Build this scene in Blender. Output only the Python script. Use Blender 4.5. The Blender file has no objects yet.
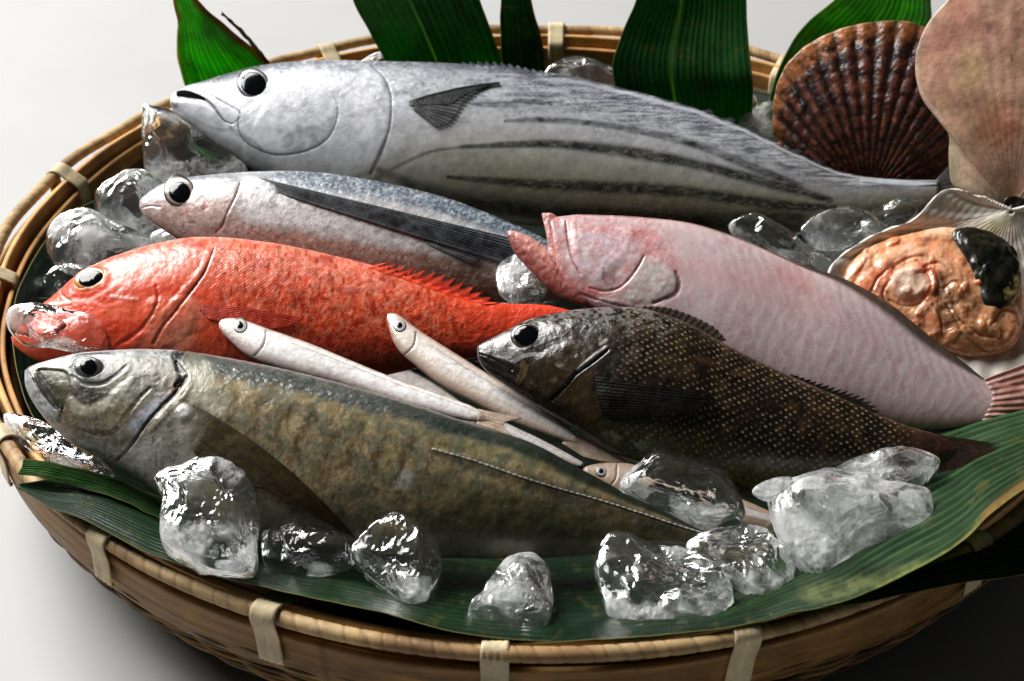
import bpy, math, random
import numpy as np
from mathutils import Vector
from mathutils.bvhtree import BVHTree

SC = bpy.context.scene
COL = SC.collection
rng = np.random.default_rng(7)
W, H, FPX = 1024.0, 681.0, 1024 * 60 / 36.0
EL, DIST, AX, AY, ZR = math.radians(34.863), 0.87345, -0.01466, -0.08308, 0.09
FW = np.array([0, math.cos(EL), -math.sin(EL)])
UP = np.array([0, math.sin(EL), math.cos(EL)])
RT = np.array([1.0, 0, 0])
CAM = np.array([AX, AY, ZR]) - DIST * FW
MPP = DIST / FPX          # metres per photo pixel at the middle of the basket


# ------------------------------------------------------------------ geometry helpers
def ray(px, py):
    px, py = np.broadcast_arrays(np.asarray(px, float), np.asarray(py, float))
    return FW + RT * ((px - W / 2) / FPX)[..., None] - UP * ((py - H / 2) / FPX)[..., None]


def at_z(px, py, z):
    d = ray(px, py)
    return CAM + d * ((np.asarray(z, float) - CAM[2]) / d[..., 2])[..., None]


def project(P):
    q = P - CAM
    z = q @ FW
    return W / 2 + FPX * (q @ RT) / z, H / 2 - FPX * (q @ UP) / z


class Plane:
    """A leaning plane in the basket, through the point seen at (px, py) at height z."""
    def __init__(s, px, py, z, beta=35, yaw=0, d=None):
        b, y = math.radians(beta), math.radians(yaw)
        s.n = np.array([math.sin(y) * math.sin(b), -math.cos(y) * math.sin(b), math.cos(b)])
        s.ex = np.array([math.cos(y), math.sin(y), 0.0])
        s.ey = np.cross(s.n, s.ex)
        s.d = float(at_z(px, py, z) @ s.n) if d is None else d

    def P(s, px, py, off=0.0):
        d = ray(px, py)
        t = (s.d - CAM @ s.n) / (d @ s.n)
        return CAM + d * t[..., None] + s.n * np.asarray(off, float)[..., None]


def srgb(c):
    c = np.asarray(c, float) / 255.0
    return np.where(c <= 0.04045, c / 12.92, ((c + 0.055) / 1.055) ** 2.4)


def smooth(pts, n, closed=False):
    """Catmull-Rom through pts (any dimension), n samples evenly spaced by length."""
    p = np.asarray(pts, float)
    if len(p) == 2 and not closed:
        t = np.linspace(0, 1, n)[:, None]
        return p[0] * (1 - t) + p[1] * t
    if closed:
        q = np.vstack([p[-1], p, p[0], p[1]])
    else:
        q = np.vstack([2 * p[0] - p[1], p, 2 * p[-1] - p[-2]])
    out = []
    for i in range(1, len(q) - 2):
        t = np.linspace(0, 1, 17)[:-1, None]
        a, b, c, d = q[i - 1], q[i], q[i + 1], q[i + 2]
        out.append(0.5 * (2 * b + (c - a) * t + (2 * a - 5 * b + 4 * c - d) * t ** 2 + (3 * b - a - 3 * c + d) * t ** 3))
    out = np.vstack(out + [q[-2][None]])
    L = np.r_[0, np.cumsum(np.linalg.norm(np.diff(out, axis=0), axis=1))]
    t = np.linspace(0, L[-1], n + 1 if closed else n)
    if closed:
        t = t[:-1]
    return np.stack([np.interp(t, L, out[:, k]) for k in range(out.shape[1])], 1)


def sstep(a, b, x):
    t = np.clip((x - a) / (b - a + 1e-12), 0, 1)
    return t * t * (3 - 2 * t)


def _h(ix, iy, iz, seed):
    n = (ix.astype(np.int64) * 374761393 + iy.astype(np.int64) * 668265263 + iz.astype(np.int64) * 2147483647 + seed * 974711) & 0xFFFFFFFF
    n = ((n ^ (n >> 13)) * 1274126177) & 0xFFFFFFFF
    return ((n ^ (n >> 16)) & 0xFFFFFF) / float(0xFFFFFF)


def noise(x, y, z=0.0, seed=0):
    x, y, z = np.broadcast_arrays(np.asarray(x, float), np.asarray(y, float), np.asarray(z, float))
    ix, iy, iz = np.floor(x), np.floor(y), np.floor(z)
    fx, fy, fz = x - ix, y - iy, z - iz
    fx, fy, fz = [f * f * (3 - 2 * f) for f in (fx, fy, fz)]
    r = 0
    for dx in (0, 1):
        for dy in (0, 1):
            for dz in (0, 1):
                r = r + _h(ix + dx, iy + dy, iz + dz, seed) * (fx if dx else 1 - fx) * (fy if dy else 1 - fy) * (fz if dz else 1 - fz)
    return r


def fbm(x, y, z=0.0, seed=0, o=4):
    r, a, s = 0, 0.5, 0
    for k in range(o):
        r = r + a * noise(x * 2 ** k, y * 2 ** k, np.asarray(z) * 2 ** k, seed + k)
        s += a
        a *= 0.55
    return r / s


# ------------------------------------------------------------------ object helpers
TREES = []


def add_tree(V, F):
    TREES.append(BVHTree.FromPolygons([tuple(v) for v in V], [tuple(int(i) for i in f) for f in F]))
    return TREES[-1]


def hit(px, py, trees=None):
    o = Vector(CAM)
    d = Vector(ray(px, py)).normalized()
    best = None
    for t in (TREES if trees is None else trees):
        r = t.ray_cast(o, d)
        if r[0] is not None and (best is None or r[3] < best[1]):
            best = (r[0], r[3])
    return None if best is None else np.array(best[0])


def tag(o, label, cat, group=None, kind=None):
    if label: o['label'] = label
    if cat: o['category'] = cat
    if group: o['group'] = group
    if kind: o['kind'] = kind
    return o


def thing(name, label, cat, loc, group=None):
    o = bpy.data.objects.new(name, None)
    o.empty_display_size = 0.02
    COL.objects.link(o)
    o.location = [float(v) for v in loc]
    return tag(o, label, cat, group)


def wloc(o):
    l = np.array(o.location)
    while o.parent is not None:
        o = o.parent
        l = l + np.array(o.location)
    return l


def mk(name, V, F, mat, parent=None, col=None, st=None, tree=False, origin=None):
    V = np.asarray(V, float).reshape(-1, 3)
    F = [tuple(int(i) for i in f) for f in F] if not isinstance(F, np.ndarray) else F
    org = wloc(parent) if parent is not None else (V.mean(0) if origin is None else np.array(origin, float))
    me = bpy.data.meshes.new(name)
    me.from_pydata((V - org).tolist(), [], F.tolist() if isinstance(F, np.ndarray) else F)
    if col is not None:
        a = me.color_attributes.new('Col', 'FLOAT_COLOR', 'POINT')
        c = np.ones((len(V), 4), np.float32)
        cc_ = np.clip(col, 0, 1).reshape(len(V), -1); c[:, :cc_.shape[1]] = cc_
        a.data.foreach_set('color', c.ravel())
    if st is not None:
        a = me.attributes.new('st', 'FLOAT_VECTOR', 'POINT')
        s = np.zeros((len(V), 3), np.float32)
        s[:, :np.asarray(st).shape[-1]] = np.asarray(st).reshape(len(V), -1)
        a.data.foreach_set('vector', s.ravel())
    me.polygons.foreach_set('use_smooth', [True] * len(me.polygons))
    me.materials.append(mat)
    me.update()
    o = bpy.data.objects.new(name, me)
    COL.objects.link(o)
    if parent is not None:
        o.parent = parent
    else:
        o.location = org.tolist()
    if tree:
        add_tree(V, F)
    return o


def gridF(nu, nv, wrap_u=False, wrap_v=False):
    iu = np.arange(nu if wrap_u else nu - 1)
    iv = np.arange(nv if wrap_v else nv - 1)
    a, b = np.meshgrid(iu, iv, indexing='ij')
    a2, b2 = (a + 1) % nu, (b + 1) % nv
    return np.stack([a * nv + b, a2 * nv + b, a2 * nv + b2, a * nv + b2], -1).reshape(-1, 4)


def solid(o, t, off=0):
    m = o.modifiers.new('thickness', 'SOLIDIFY')
    m.thickness = t
    m.offset = off
    return o


# ------------------------------------------------------------------ painting of markings on a mesh
class Skin:
    def __init__(s, px, py, base):
        s.px, s.py = px.ravel(), py.ravel()
        s.c = np.tile(srgb(base), (len(s.px), 1))
        s.disp = np.zeros(len(s.px))

    def put(s, m, color, a=1.0, disp=0.0, idx=None, mult=None):
        m = np.clip(m, 0, 1)
        idx = slice(None) if idx is None else idx
        if color is not None:
            k = (m * a)[:, None]
            s.c[idx] = s.c[idx] * (1 - k) + srgb(color) * k
        if mult is not None:
            s.c[idx] = s.c[idx] * (1 + (m * a)[:, None] * (np.asarray(mult) - 1))
        if disp:
            s.disp[idx] += m * disp

    def nz(s, idx, amt, sc, seed):
        if not amt: return 1.0
        n = fbm(s.px[idx] / sc, s.py[idx] / sc, 0, seed)
        return 1 - amt + amt * sstep(0.35, 0.65, n)

    def stroke(s, pts, wd, color, a=1.0, soft=0.6, disp=0.0, nz=0.0, sc=5, seed=1, curve=True):
        p = np.asarray(pts, float)
        w = np.asarray(wd if np.ndim(wd) else [wd] * len(p), float)
        q = np.c_[p, w]
        if curve and len(p) > 2: q = smooth(q, max(8, int(len(p) * 5)))
        R = q[:, 2].max() * (1 + soft) + 2
        idx = np.where((s.px > q[:, 0].min() - R) & (s.px < q[:, 0].max() + R) & (s.py > q[:, 1].min() - R) & (s.py < q[:, 1].max() + R) & s.front)[0]
        if not len(idx): return
        x, y = s.px[idx], s.py[idx]
        best = np.full(len(idx), 9.0)
        for i in range(len(q) - 1):
            ax, ay, aw = q[i]; bx, by, bw = q[i + 1]
            dx, dy = bx - ax, by - ay
            t = np.clip(((x - ax) * dx + (y - ay) * dy) / (dx * dx + dy * dy + 1e-9), 0, 1)
            d = np.hypot(x - ax - t * dx, y - ay - t * dy) / np.maximum(aw + (bw - aw) * t, 0.3)
            best = np.minimum(best, d)
        m = 1 - sstep(1 - soft * 0.8, 1 + soft * 0.8, best)
        s.put(m * s.nz(idx, nz, sc, seed), color, a, disp, idx)

    def blob(s, cx, cy, rx, ry, color, a=1.0, rot=0, soft=0.5, disp=0.0, nz=0.0, sc=5, seed=2, mult=None):
        r = math.radians(rot)
        R = max(rx, ry) * (1 + soft) + 2
        idx = np.where((abs(s.px - cx) < R) & (abs(s.py - cy) < R) & s.front)[0]
        if not len(idx): return
        x, y = s.px[idx] - cx, s.py[idx] - cy
        u, v = x * math.cos(r) + y * math.sin(r), -x * math.sin(r) + y * math.cos(r)
        d = np.hypot(u / rx, v / ry)
        s.put((1 - sstep(1 - soft, 1 + soft * 0.5, d)) * s.nz(idx, nz, sc, seed), color, a, disp, idx, mult)

    def poly(s, pts, color, a=1.0, soft=2.0, disp=0.0, nz=0.0, sc=5, seed=3, mult=None):
        q = smooth(pts, len(pts) * 6, closed=True)
        idx = np.where((s.px > q[:, 0].min() - 6) & (s.px < q[:, 0].max() + 6) & (s.py > q[:, 1].min() - 6) & (s.py < q[:, 1].max() + 6) & s.front)[0]
        if not len(idx): return
        x, y = s.px[idx], s.py[idx]
        ins = np.zeros(len(idx), bool)
        dm = np.full(len(idx), 1e9)
        for i in range(len(q)):
            ax, ay = q[i]; bx, by = q[(i + 1) % len(q)]
            c = ((ay > y) != (by > y)) & (x < (bx - ax) * (y - ay) / (by - ay + 1e-12) + ax)
            ins ^= c
            dx, dy = bx - ax, by - ay
            t = np.clip(((x - ax) * dx + (y - ay) * dy) / (dx * dx + dy * dy + 1e-9), 0, 1)
            dm = np.minimum(dm, np.hypot(x - ax - t * dx, y - ay - t * dy))
        sd = np.where(ins, -dm, dm)
        s.put((1 - sstep(-soft, soft, sd)) * s.nz(idx, nz, sc, seed), color, a, disp, idx, mult)


# ------------------------------------------------------------------ materials
def nt(name):
    m = bpy.data.materials.new(name)
    m.use_nodes = True
    t = m.node_tree
    return m, t, t.nodes['Principled BSDF'], t.nodes, t.links


def skin_mat(name, rough=0.3, coat=0.4, bump=0.3, scale=900, metallic=0.0, fine=0.12, mottle=60, scalev=0, scaled=0.4, stretch=(1, 1, 1), sss=0.0, spec=0.5, dots=None, rnd=0.35):
    m, t, b, N, L = nt(name)
    at = N.new('ShaderNodeAttribute'); at.attribute_name = 'Col'
    st = N.new('ShaderNodeAttribute'); st.attribute_name = 'st'
    tc = N.new('ShaderNodeTexCoord')
    mp = N.new('ShaderNodeMapping'); mp.inputs['Scale'].default_value = stretch; mp.inputs['Rotation'].default_value = (0, 0, math.radians(45))
    L.new(st.outputs['Vector'], mp.inputs[0])
    n1 = N.new('ShaderNodeTexNoise'); n1.inputs['Scale'].default_value = mottle; n1.inputs['Detail'].default_value = 6
    n1.inputs['Roughness'].default_value = 0.7
    L.new(tc.outputs['Object'], n1.inputs['Vector'])
    mr = N.new('ShaderNodeMapRange')
    mr.inputs['From Min'].default_value = 0.3; mr.inputs['From Max'].default_value = 0.7
    mr.inputs['To Min'].default_value = 1 - fine * 2; mr.inputs['To Max'].default_value = 1 + fine * 2
    L.new(n1.outputs['Fac'], mr.inputs['Value'])
    mx = N.new('ShaderNodeVectorMath'); mx.operation = 'SCALE'
    L.new(at.outputs['Color'], mx.inputs[0]); L.new(mr.outputs[0], mx.inputs['Scale'])
    colout = mx.outputs[0]
    n2 = N.new('ShaderNodeTexNoise'); n2.inputs['Scale'].default_value = scale; n2.inputs['Detail'].default_value = 3
    L.new(tc.outputs['Object'], n2.inputs['Vector'])
    bp = N.new('ShaderNodeBump'); bp.inputs['Strength'].default_value = bump; bp.inputs['Distance'].default_value = 0.0008
    L.new(n2.outputs['Fac'], bp.inputs['Height'])
    norm = bp.outputs[0]
    if scalev:
        vo = N.new('ShaderNodeTexVoronoi'); vo.inputs['Scale'].default_value = scalev; vo.inputs['Randomness'].default_value = rnd
        L.new(mp.outputs[0], vo.inputs['Vector'])
        b2 = N.new('ShaderNodeBump'); b2.inputs['Strength'].default_value = scaled; b2.inputs['Distance'].default_value = 0.0012
        b2.invert = True
        zs = N.new('ShaderNodeSeparateXYZ'); L.new(st.outputs['Vector'], zs.inputs[0])
        zm = N.new('ShaderNodeMath'); zm.operation = 'MULTIPLY'; zm.use_clamp = True; zm.inputs[1].default_value = scaled
        L.new(zs.outputs['Z'], zm.inputs[0]); L.new(zm.outputs[0], b2.inputs['Strength'])
        L.new(vo.outputs['Distance'], b2.inputs['Height']); L.new(norm, b2.inputs['Normal'])
        norm = b2.outputs[0]
        if dots:
            # pale spot in the middle of every scale
            ms = N.new('ShaderNodeMapRange'); ms.inputs['From Min'].default_value = 0.14; ms.inputs['From Max'].default_value = 0.30
            ms.inputs['To Min'].default_value = 1; ms.inputs['To Max'].default_value = 0
            L.new(vo.outputs['Distance'], ms.inputs['Value'])
            mk_ = N.new('ShaderNodeAttribute'); mk_.attribute_name = 'st'
            sp = N.new('ShaderNodeSeparateXYZ'); L.new(mk_.outputs['Vector'], sp.inputs[0])
            mu = N.new('ShaderNodeMath'); mu.operation = 'MULTIPLY'
            L.new(ms.outputs[0], mu.inputs[0]); L.new(sp.outputs['Z'], mu.inputs[1])
            vm = N.new('ShaderNodeMath'); vm.operation = 'MULTIPLY'
            L.new(mu.outputs[0], vm.inputs[0])
            vr = N.new('ShaderNodeMapRange'); vr.inputs['To Min'].default_value = 0.35; vr.inputs['To Max'].default_value = 1.0
            sr = N.new('ShaderNodeSeparateColor'); L.new(vo.outputs['Color'], sr.inputs[0])
            L.new(sr.outputs[0], vr.inputs['Value']); L.new(vr.outputs[0], vm.inputs[1])
            mc = N.new('ShaderNodeMixRGB'); mc.inputs[2].default_value = (*srgb(dots), 1)
            L.new(vm.outputs[0], mc.inputs[0]); L.new(colout, mc.inputs[1])
            colout = mc.outputs[0]
    L.new(colout, b.inputs['Base Color'])
    nc = N.new('ShaderNodeTexNoise'); nc.inputs['Scale'].default_value = 150; nc.inputs['Detail'].default_value = 4; nc.inputs['Distortion'].default_value = 0.6
    L.new(tc.outputs['Object'], nc.inputs['Vector'])
    bc = N.new('ShaderNodeBump'); bc.inputs['Strength'].default_value = 0.4 if coat > 0.2 else 0.1; bc.inputs['Distance'].default_value = 0.002
    L.new(nc.outputs['Fac'], bc.inputs['Height']); L.new(norm, bc.inputs['Normal'])
    L.new(norm, b.inputs['Normal']); L.new(bc.outputs[0], b.inputs['Coat Normal'])
    # uneven wetness
    r = N.new('ShaderNodeMapRange'); r.inputs['From Min'].default_value = 0.3; r.inputs['From Max'].default_value = 0.7
    r.inputs['To Min'].default_value = max(0.05, rough - 0.12); r.inputs['To Max'].default_value = rough + 0.12
    L.new(n1.outputs['Fac'], r.inputs['Value']); L.new(r.outputs[0], b.inputs['Roughness'])
    b.inputs['Metallic'].default_value = metallic
    b.inputs['Coat Weight'].default_value = coat
    b.inputs['Coat Roughness'].default_value = 0.08
    b.inputs['Specular IOR Level'].default_value = spec
    if sss:
        b.inputs['Subsurface Weight'].default_value = sss
        b.inputs['Subsurface Radius'].default_value = (0.006, 0.003, 0.002)
        b.inputs['Subsurface Scale'].default_value = 1.0
    return m


def plain(name, c, rough=0.4, coat=0.0, metallic=0.0):
    m, t, b, N, L = nt(name)
    b.inputs['Base Color'].default_value = (*srgb(c), 1)
    b.inputs['Roughness'].default_value = rough
    b.inputs['Coat Weight'].default_value = coat
    b.inputs['Metallic'].default_value = metallic
    b.inputs['Specular IOR Level'].default_value = 0.35
    tc = N.new('ShaderNodeTexCoord')
    n = N.new('ShaderNodeTexNoise'); n.inputs['Scale'].default_value = 400
    bp = N.new('ShaderNodeBump'); bp.inputs['Strength'].default_value = 0.05; bp.inputs['Distance'].default_value = 0.001
    L.new(tc.outputs['Object'], n.inputs['Vector']); L.new(n.outputs['Fac'], bp.inputs['Height']); L.new(bp.outputs[0], b.inputs['Normal'])
    return m


def ice_mat(name, frost=0.5, seed=0.0):
    """clear ice with crazed, milky patches and cracks"""
    m, t, b, N, L = nt(name)
    out = N['Material Output']
    tc = N.new('ShaderNodeTexCoord')
    mp = N.new('ShaderNodeMapping'); mp.inputs['Location'].default_value = (seed, seed * 2, 0)
    L.new(tc.outputs['Object'], mp.inputs[0])

    def nz(sc, det, dist=0.0, rg=0.5):
        n = N.new('ShaderNodeTexNoise'); n.inputs['Scale'].default_value = sc; n.inputs['Detail'].default_value = det
        n.inputs['Distortion'].default_value = dist; n.inputs['Roughness'].default_value = rg
        L.new(mp.outputs[0], n.inputs['Vector'])
        return n.outputs['Fac']

    def bump(h, st, d, prev=None):
        q = N.new('ShaderNodeBump'); q.inputs['Strength'].default_value = st; q.inputs['Distance'].default_value = d
        L.new(h, q.inputs['Height'])
        if prev is not None: L.new(prev, q.inputs['Normal'])
        return q.outputs[0]

    def rng_(v, a, b_, c=0.0, d=1.0):
        r = N.new('ShaderNodeMapRange')
        for k, x in zip(('From Min', 'From Max', 'To Min', 'To Max'), (a, b_, c, d)): r.inputs[k].default_value = x
        L.new(v, r.inputs['Value'])
        return r.outputs[0]
    b.inputs['Base Color'].default_value = (0.97, 0.985, 0.98, 1)
    b.inputs['Transmission Weight'].default_value = 1
    b.inputs['IOR'].default_value = 1.31
    patch = nz(55, 7, 0.6, 0.68)
    L.new(rng_(patch, 0.5, 0.7, 0.0, 0.22), b.inputs['Roughness'])
    b1 = bump(nz(24, 1.5, 0.8), 0.28, 0.006)
    L.new(bump(nz(75, 3, 1.2), 0.2, 0.003, b1), b.inputs['Normal'])
    # frosted skin: scatters and lets light through
    df = N.new('ShaderNodeBsdfPrincipled'); df.inputs['Base Color'].default_value = (0.95, 0.96, 0.96, 1)
    df.inputs['Roughness'].default_value = 0.3; df.inputs['IOR'].default_value = 1.31
    L.new(bump(nz(230, 5, 2.0, 0.7), 0.6, 0.003, b1), df.inputs['Normal'])
    tr = N.new('ShaderNodeBsdfTranslucent'); tr.inputs['Color'].default_value = (0.96, 0.97, 0.97, 1)
    fm = N.new('ShaderNodeMixShader'); fm.inputs[0].default_value = 0.5
    L.new(df.outputs[0], fm.inputs[1]); L.new(tr.outputs[0], fm.inputs[2])
    vo = N.new('ShaderNodeTexVoronoi'); vo.feature = 'DISTANCE_TO_EDGE'; vo.inputs['Scale'].default_value = 95
    wv = N.new('ShaderNodeVectorMath'); wv.operation = 'SCALE'; wv.inputs['Scale'].default_value = 1.0
    nc = N.new('ShaderNodeTexNoise'); nc.inputs['Scale'].default_value = 60; L.new(mp.outputs[0], nc.inputs['Vector'])
    mxv = N.new('ShaderNodeMixRGB'); mxv.inputs[0].default_value = 0.03
    L.new(mp.outputs[0], mxv.inputs[1]); L.new(nc.outputs['Color'], mxv.inputs[2]); L.new(mxv.outputs[0], vo.inputs['Vector'])
    crack = rng_(vo.outputs['Distance'], 0.0, 0.06, 1.0, 0.0)
    big = nz(30, 3, 0.5)
    pm = rng_(big, 0.60 - 0.14 * frost, 0.66 - 0.12 * frost)
    fine = rng_(patch, 0.42, 0.58, 0.12, 1.0)
    def mth(op, a, b_):
        q = N.new('ShaderNodeMath'); q.operation = op
        for i, x in enumerate((a, b_)):
            if isinstance(x, float): q.inputs[i].default_value = x
            else: L.new(x, q.inputs[i])
        q.use_clamp = True
        return q.outputs[0]
    k = mth('MULTIPLY', pm, fine)
    k = mth('ADD', mth('MULTIPLY', k, min(0.97, 0.75 + 0.2 * frost)), mth('MULTIPLY', mth('MULTIPLY', crack, pm), 0.35))
    k = mth('ADD', k, 0.01 + 0.03 * frost)
    mix = N.new('ShaderNodeMixShader')
    L.new(k, mix.inputs[0]); L.new(b.outputs[0], mix.inputs[1]); L.new(fm.outputs[0], mix.inputs[2])
    L.new(mix.outputs[0], out.inputs['Surface'])
    return m



M = {}
M['tuna'] = skin_mat('silver_skin', rough=0.38, coat=0.35, spec=0.4, bump=0.08, scale=700, metallic=0.1, fine=0.10, mottle=140, scalev=0.5, scaled=0.05)
M['fly'] = skin_mat('flying_fish_skin', rough=0.33, coat=0.35, bump=0.1, scale=600, metallic=0.15, fine=0.1, mottle=160, scalev=0.4, scaled=0.1)
M['red'] = skin_mat('red_scaly_skin', rough=0.34, coat=0.35, spec=0.4, bump=0.25, scale=330, fine=0.08, mottle=150, scalev=0.36, scaled=0.16, stretch=(1, 1.1, 1))
M['pink'] = skin_mat('pale_pink_skin', rough=0.36, coat=0.3, spec=0.4, bump=0.12, scale=450, fine=0.05, mottle=120, sss=0.1, scalev=0.4, scaled=0.04)
M['grouper'] = skin_mat('spotted_dark_skin', rough=0.3, coat=0.35, bump=0.3, scale=400, fine=0.2, mottle=180, scalev=0.172, scaled=0.10, stretch=(0.85, 1.1, 1), dots=(158, 140, 108), rnd=0.3)
M['mack'] = skin_mat('horse_mackerel_skin', rough=0.34, coat=0.45, spec=0.4, bump=0.12, scale=420, metallic=0.1, fine=0.16, mottle=170, scalev=0.5, scaled=0.12)
M['smelt'] = skin_mat('smelt_skin', rough=0.3, coat=0.5, bump=0.08, scale=600, metallic=0.0, fine=0.08, mottle=250, scalev=0.6, scaled=0.15)
M['fin'] = skin_mat('fin_membrane', rough=0.45, coat=0.12, spec=0.3, bump=0.3, scale=600, fine=0.15, mottle=200)
M['eye'] = skin_mat('eye_glaze', rough=0.2, coat=0.6, bump=0.0, fine=0.05, mottle=400)
M['pupil'] = plain('pupil_black', (6, 7, 10), 0.08, 0.2)
M['void'] = plain('mouth_shade_black', (7, 6, 6), 0.9); M['void'].node_tree.nodes['Principled BSDF'].inputs['Specular IOR Level'].default_value = 0.05  # flat black that stands for the shade inside a mouth
M['leaf'] = skin_mat('leaf_blade', rough=0.48, coat=0.05, spec=0.28, bump=0.2, scale=500, fine=0.12, mottle=60)
def translucent(m, k, tint):
    t = m.node_tree; N, L = t.nodes, t.links
    b, out = N['Principled BSDF'], N['Material Output']
    tr = N.new('ShaderNodeBsdfTranslucent'); mx = N.new('ShaderNodeMixShader'); vm = N.new('ShaderNodeVectorMath')
    vm.operation = 'MULTIPLY'; vm.inputs[1].default_value = tint
    L.new(b.inputs['Base Color'].links[0].from_socket, vm.inputs[0]); L.new(vm.outputs[0], tr.inputs['Color'])
    mx.inputs[0].default_value = k
    L.new(b.outputs[0], mx.inputs[1]); L.new(tr.outputs[0], mx.inputs[2]); L.new(mx.outputs[0], out.inputs['Surface'])


M['fin'].node_tree.links.new([n for n in M['fin'].node_tree.nodes if n.type == 'ATTRIBUTE' and n.attribute_name == 'Col'][0].outputs['Alpha'], M['fin'].node_tree.nodes['Principled BSDF'].inputs['Alpha'])
translucent(M['leaf'], 0.35, (2.2, 2.6, 1.0))
M['flesh'] = skin_mat('scallop_flesh', rough=0.3, coat=0.45, bump=0.08, scale=200, fine=0.08, mottle=150, sss=0.5)
M['shellw'] = skin_mat('white_shell', rough=0.4, coat=0.15, bump=0.4, scale=300, fine=0.1, mottle=90)
M['shellp'] = skin_mat('pink_shell', rough=0.5, coat=0.1, bump=0.5, scale=260, fine=0.22, mottle=70)
translucent(M['shellp'], 0.25, (1.1, 1.0, 0.9))
M['shellb'] = skin_mat('brown_ribbed_shell', rough=0.34, coat=0.2, bump=0.8, scale=330, fine=0.3, mottle=190)
M['bamboo'] = skin_mat('bamboo', rough=0.55, coat=0.03, spec=0.3, bump=0.4, scale=220, fine=0.18, mottle=45)
M['ice'] = [ice_mat('clear_ice', 0.35), ice_mat('clear_ice_veined', 0.8, seed=3.1), ice_mat('frosted_ice', 1.2, seed=1.7), ice_mat('white_ice', 2.1, seed=5.3)]


# ------------------------------------------------------------------ builders
def body(name, pairs, plane, parent, mat, thick, paint, nu=500, nf=130, nb=40, base=(180, 180, 180), power=1.0, dots=None, tree=True, back=0.85):
    pr = np.array([[*a, *b] for a, b in pairs], float)
    q = smooth(pr, nu)
    T, B = q[:, :2], q[:, 2:]
    hh = np.linalg.norm(B - T, axis=1) / 2 * MPP
    u = np.linspace(0, 1, nu)
    th = np.interp(u, np.linspace(0, 1, len(thick)), thick) if np.ndim(thick) else np.full(nu, float(thick))
    # blunt rounded ends
    cap = np.sqrt(np.clip(u / 0.012, 0, 1)) * np.sqrt(np.clip((1 - u) / 0.006, 0, 1))
    a = np.concatenate([np.linspace(0, math.pi, nf), math.pi + np.linspace(0, math.pi, nb + 2)[1:-1]])
    w = (1 - np.cos(a)) / 2
    dep = np.where(a <= math.pi, np.abs(np.sin(a)) ** power, -back * np.abs(np.sin(a)))
    # keep the outline where the silhouette of the full body should be: shrink the flat section a little
    v = -FW
    cs = float(plane.n @ v)
    sn = math.sqrt(max(0, 1 - cs * cs))
    shrink = cs / np.sqrt(cs * cs + (th * sn) ** 2)
    mid, hf = (T + B) / 2, (B - T) / 2
    T2, B2 = mid - hf * shrink[:, None], mid + hf * shrink[:, None]
    PX = T2[:, None, 0] * (1 - w) + B2[:, None, 0] * w
    PY = T2[:, None, 1] * (1 - w) + B2[:, None, 1] * w
    off = (th * hh * cap)[:, None] * dep[None]
    V = plane.P(PX, PY, off)
    X, Y = project(V)
    front = np.broadcast_to(a <= math.pi, X.shape).ravel()
    s = Skin(np.where(front.reshape(X.shape), X, PX), np.where(front.reshape(X.shape), Y, PY), base)
    s.front = front | True
    s.u = np.broadcast_to(u[:, None], X.shape).ravel()
    s.w = np.broadcast_to(w[None], X.shape).ravel()
    s.isfront = front
    dd = np.zeros(X.size)
    paint(s)
    Vd = V.reshape(-1, 3) + plane.n * (s.disp * np.where(front, .6, 0))[:, None] * MPP
    L = np.r_[0, np.cumsum(np.linalg.norm(np.diff((T + B) / 2, axis=0), axis=1))]
    arc = np.broadcast_to(L[:, None], X.shape)
    wid = np.concatenate([np.linspace(0, math.pi, nf), math.pi + np.linspace(0, math.pi, nb + 2)[1:-1]])
    vv = (w - 0.5)[None] * (hh * 2 / MPP)[:, None] + np.where(a > math.pi, 1000, 0)[None]
    stv = np.stack([arc, vv, (np.ones(X.shape) if dots is None else dots(s).reshape(X.shape))], -1).reshape(-1, 3)
    F = gridF(nu, len(a), False, True)
    nv = len(a)
    F = [tuple(f[::-1]) for f in F.tolist()] + [tuple(range(nv)), tuple(range((nu - 1) * nv, nu * nv))[::-1]]
    o = mk(name, Vd, F, mat, parent, s.c, stv)
    t = BVHTree.FromPolygons([tuple(v_) for v_ in Vd], F)
    if tree: TREES.append(t)
    o_tree = t
    return o, o_tree


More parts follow.
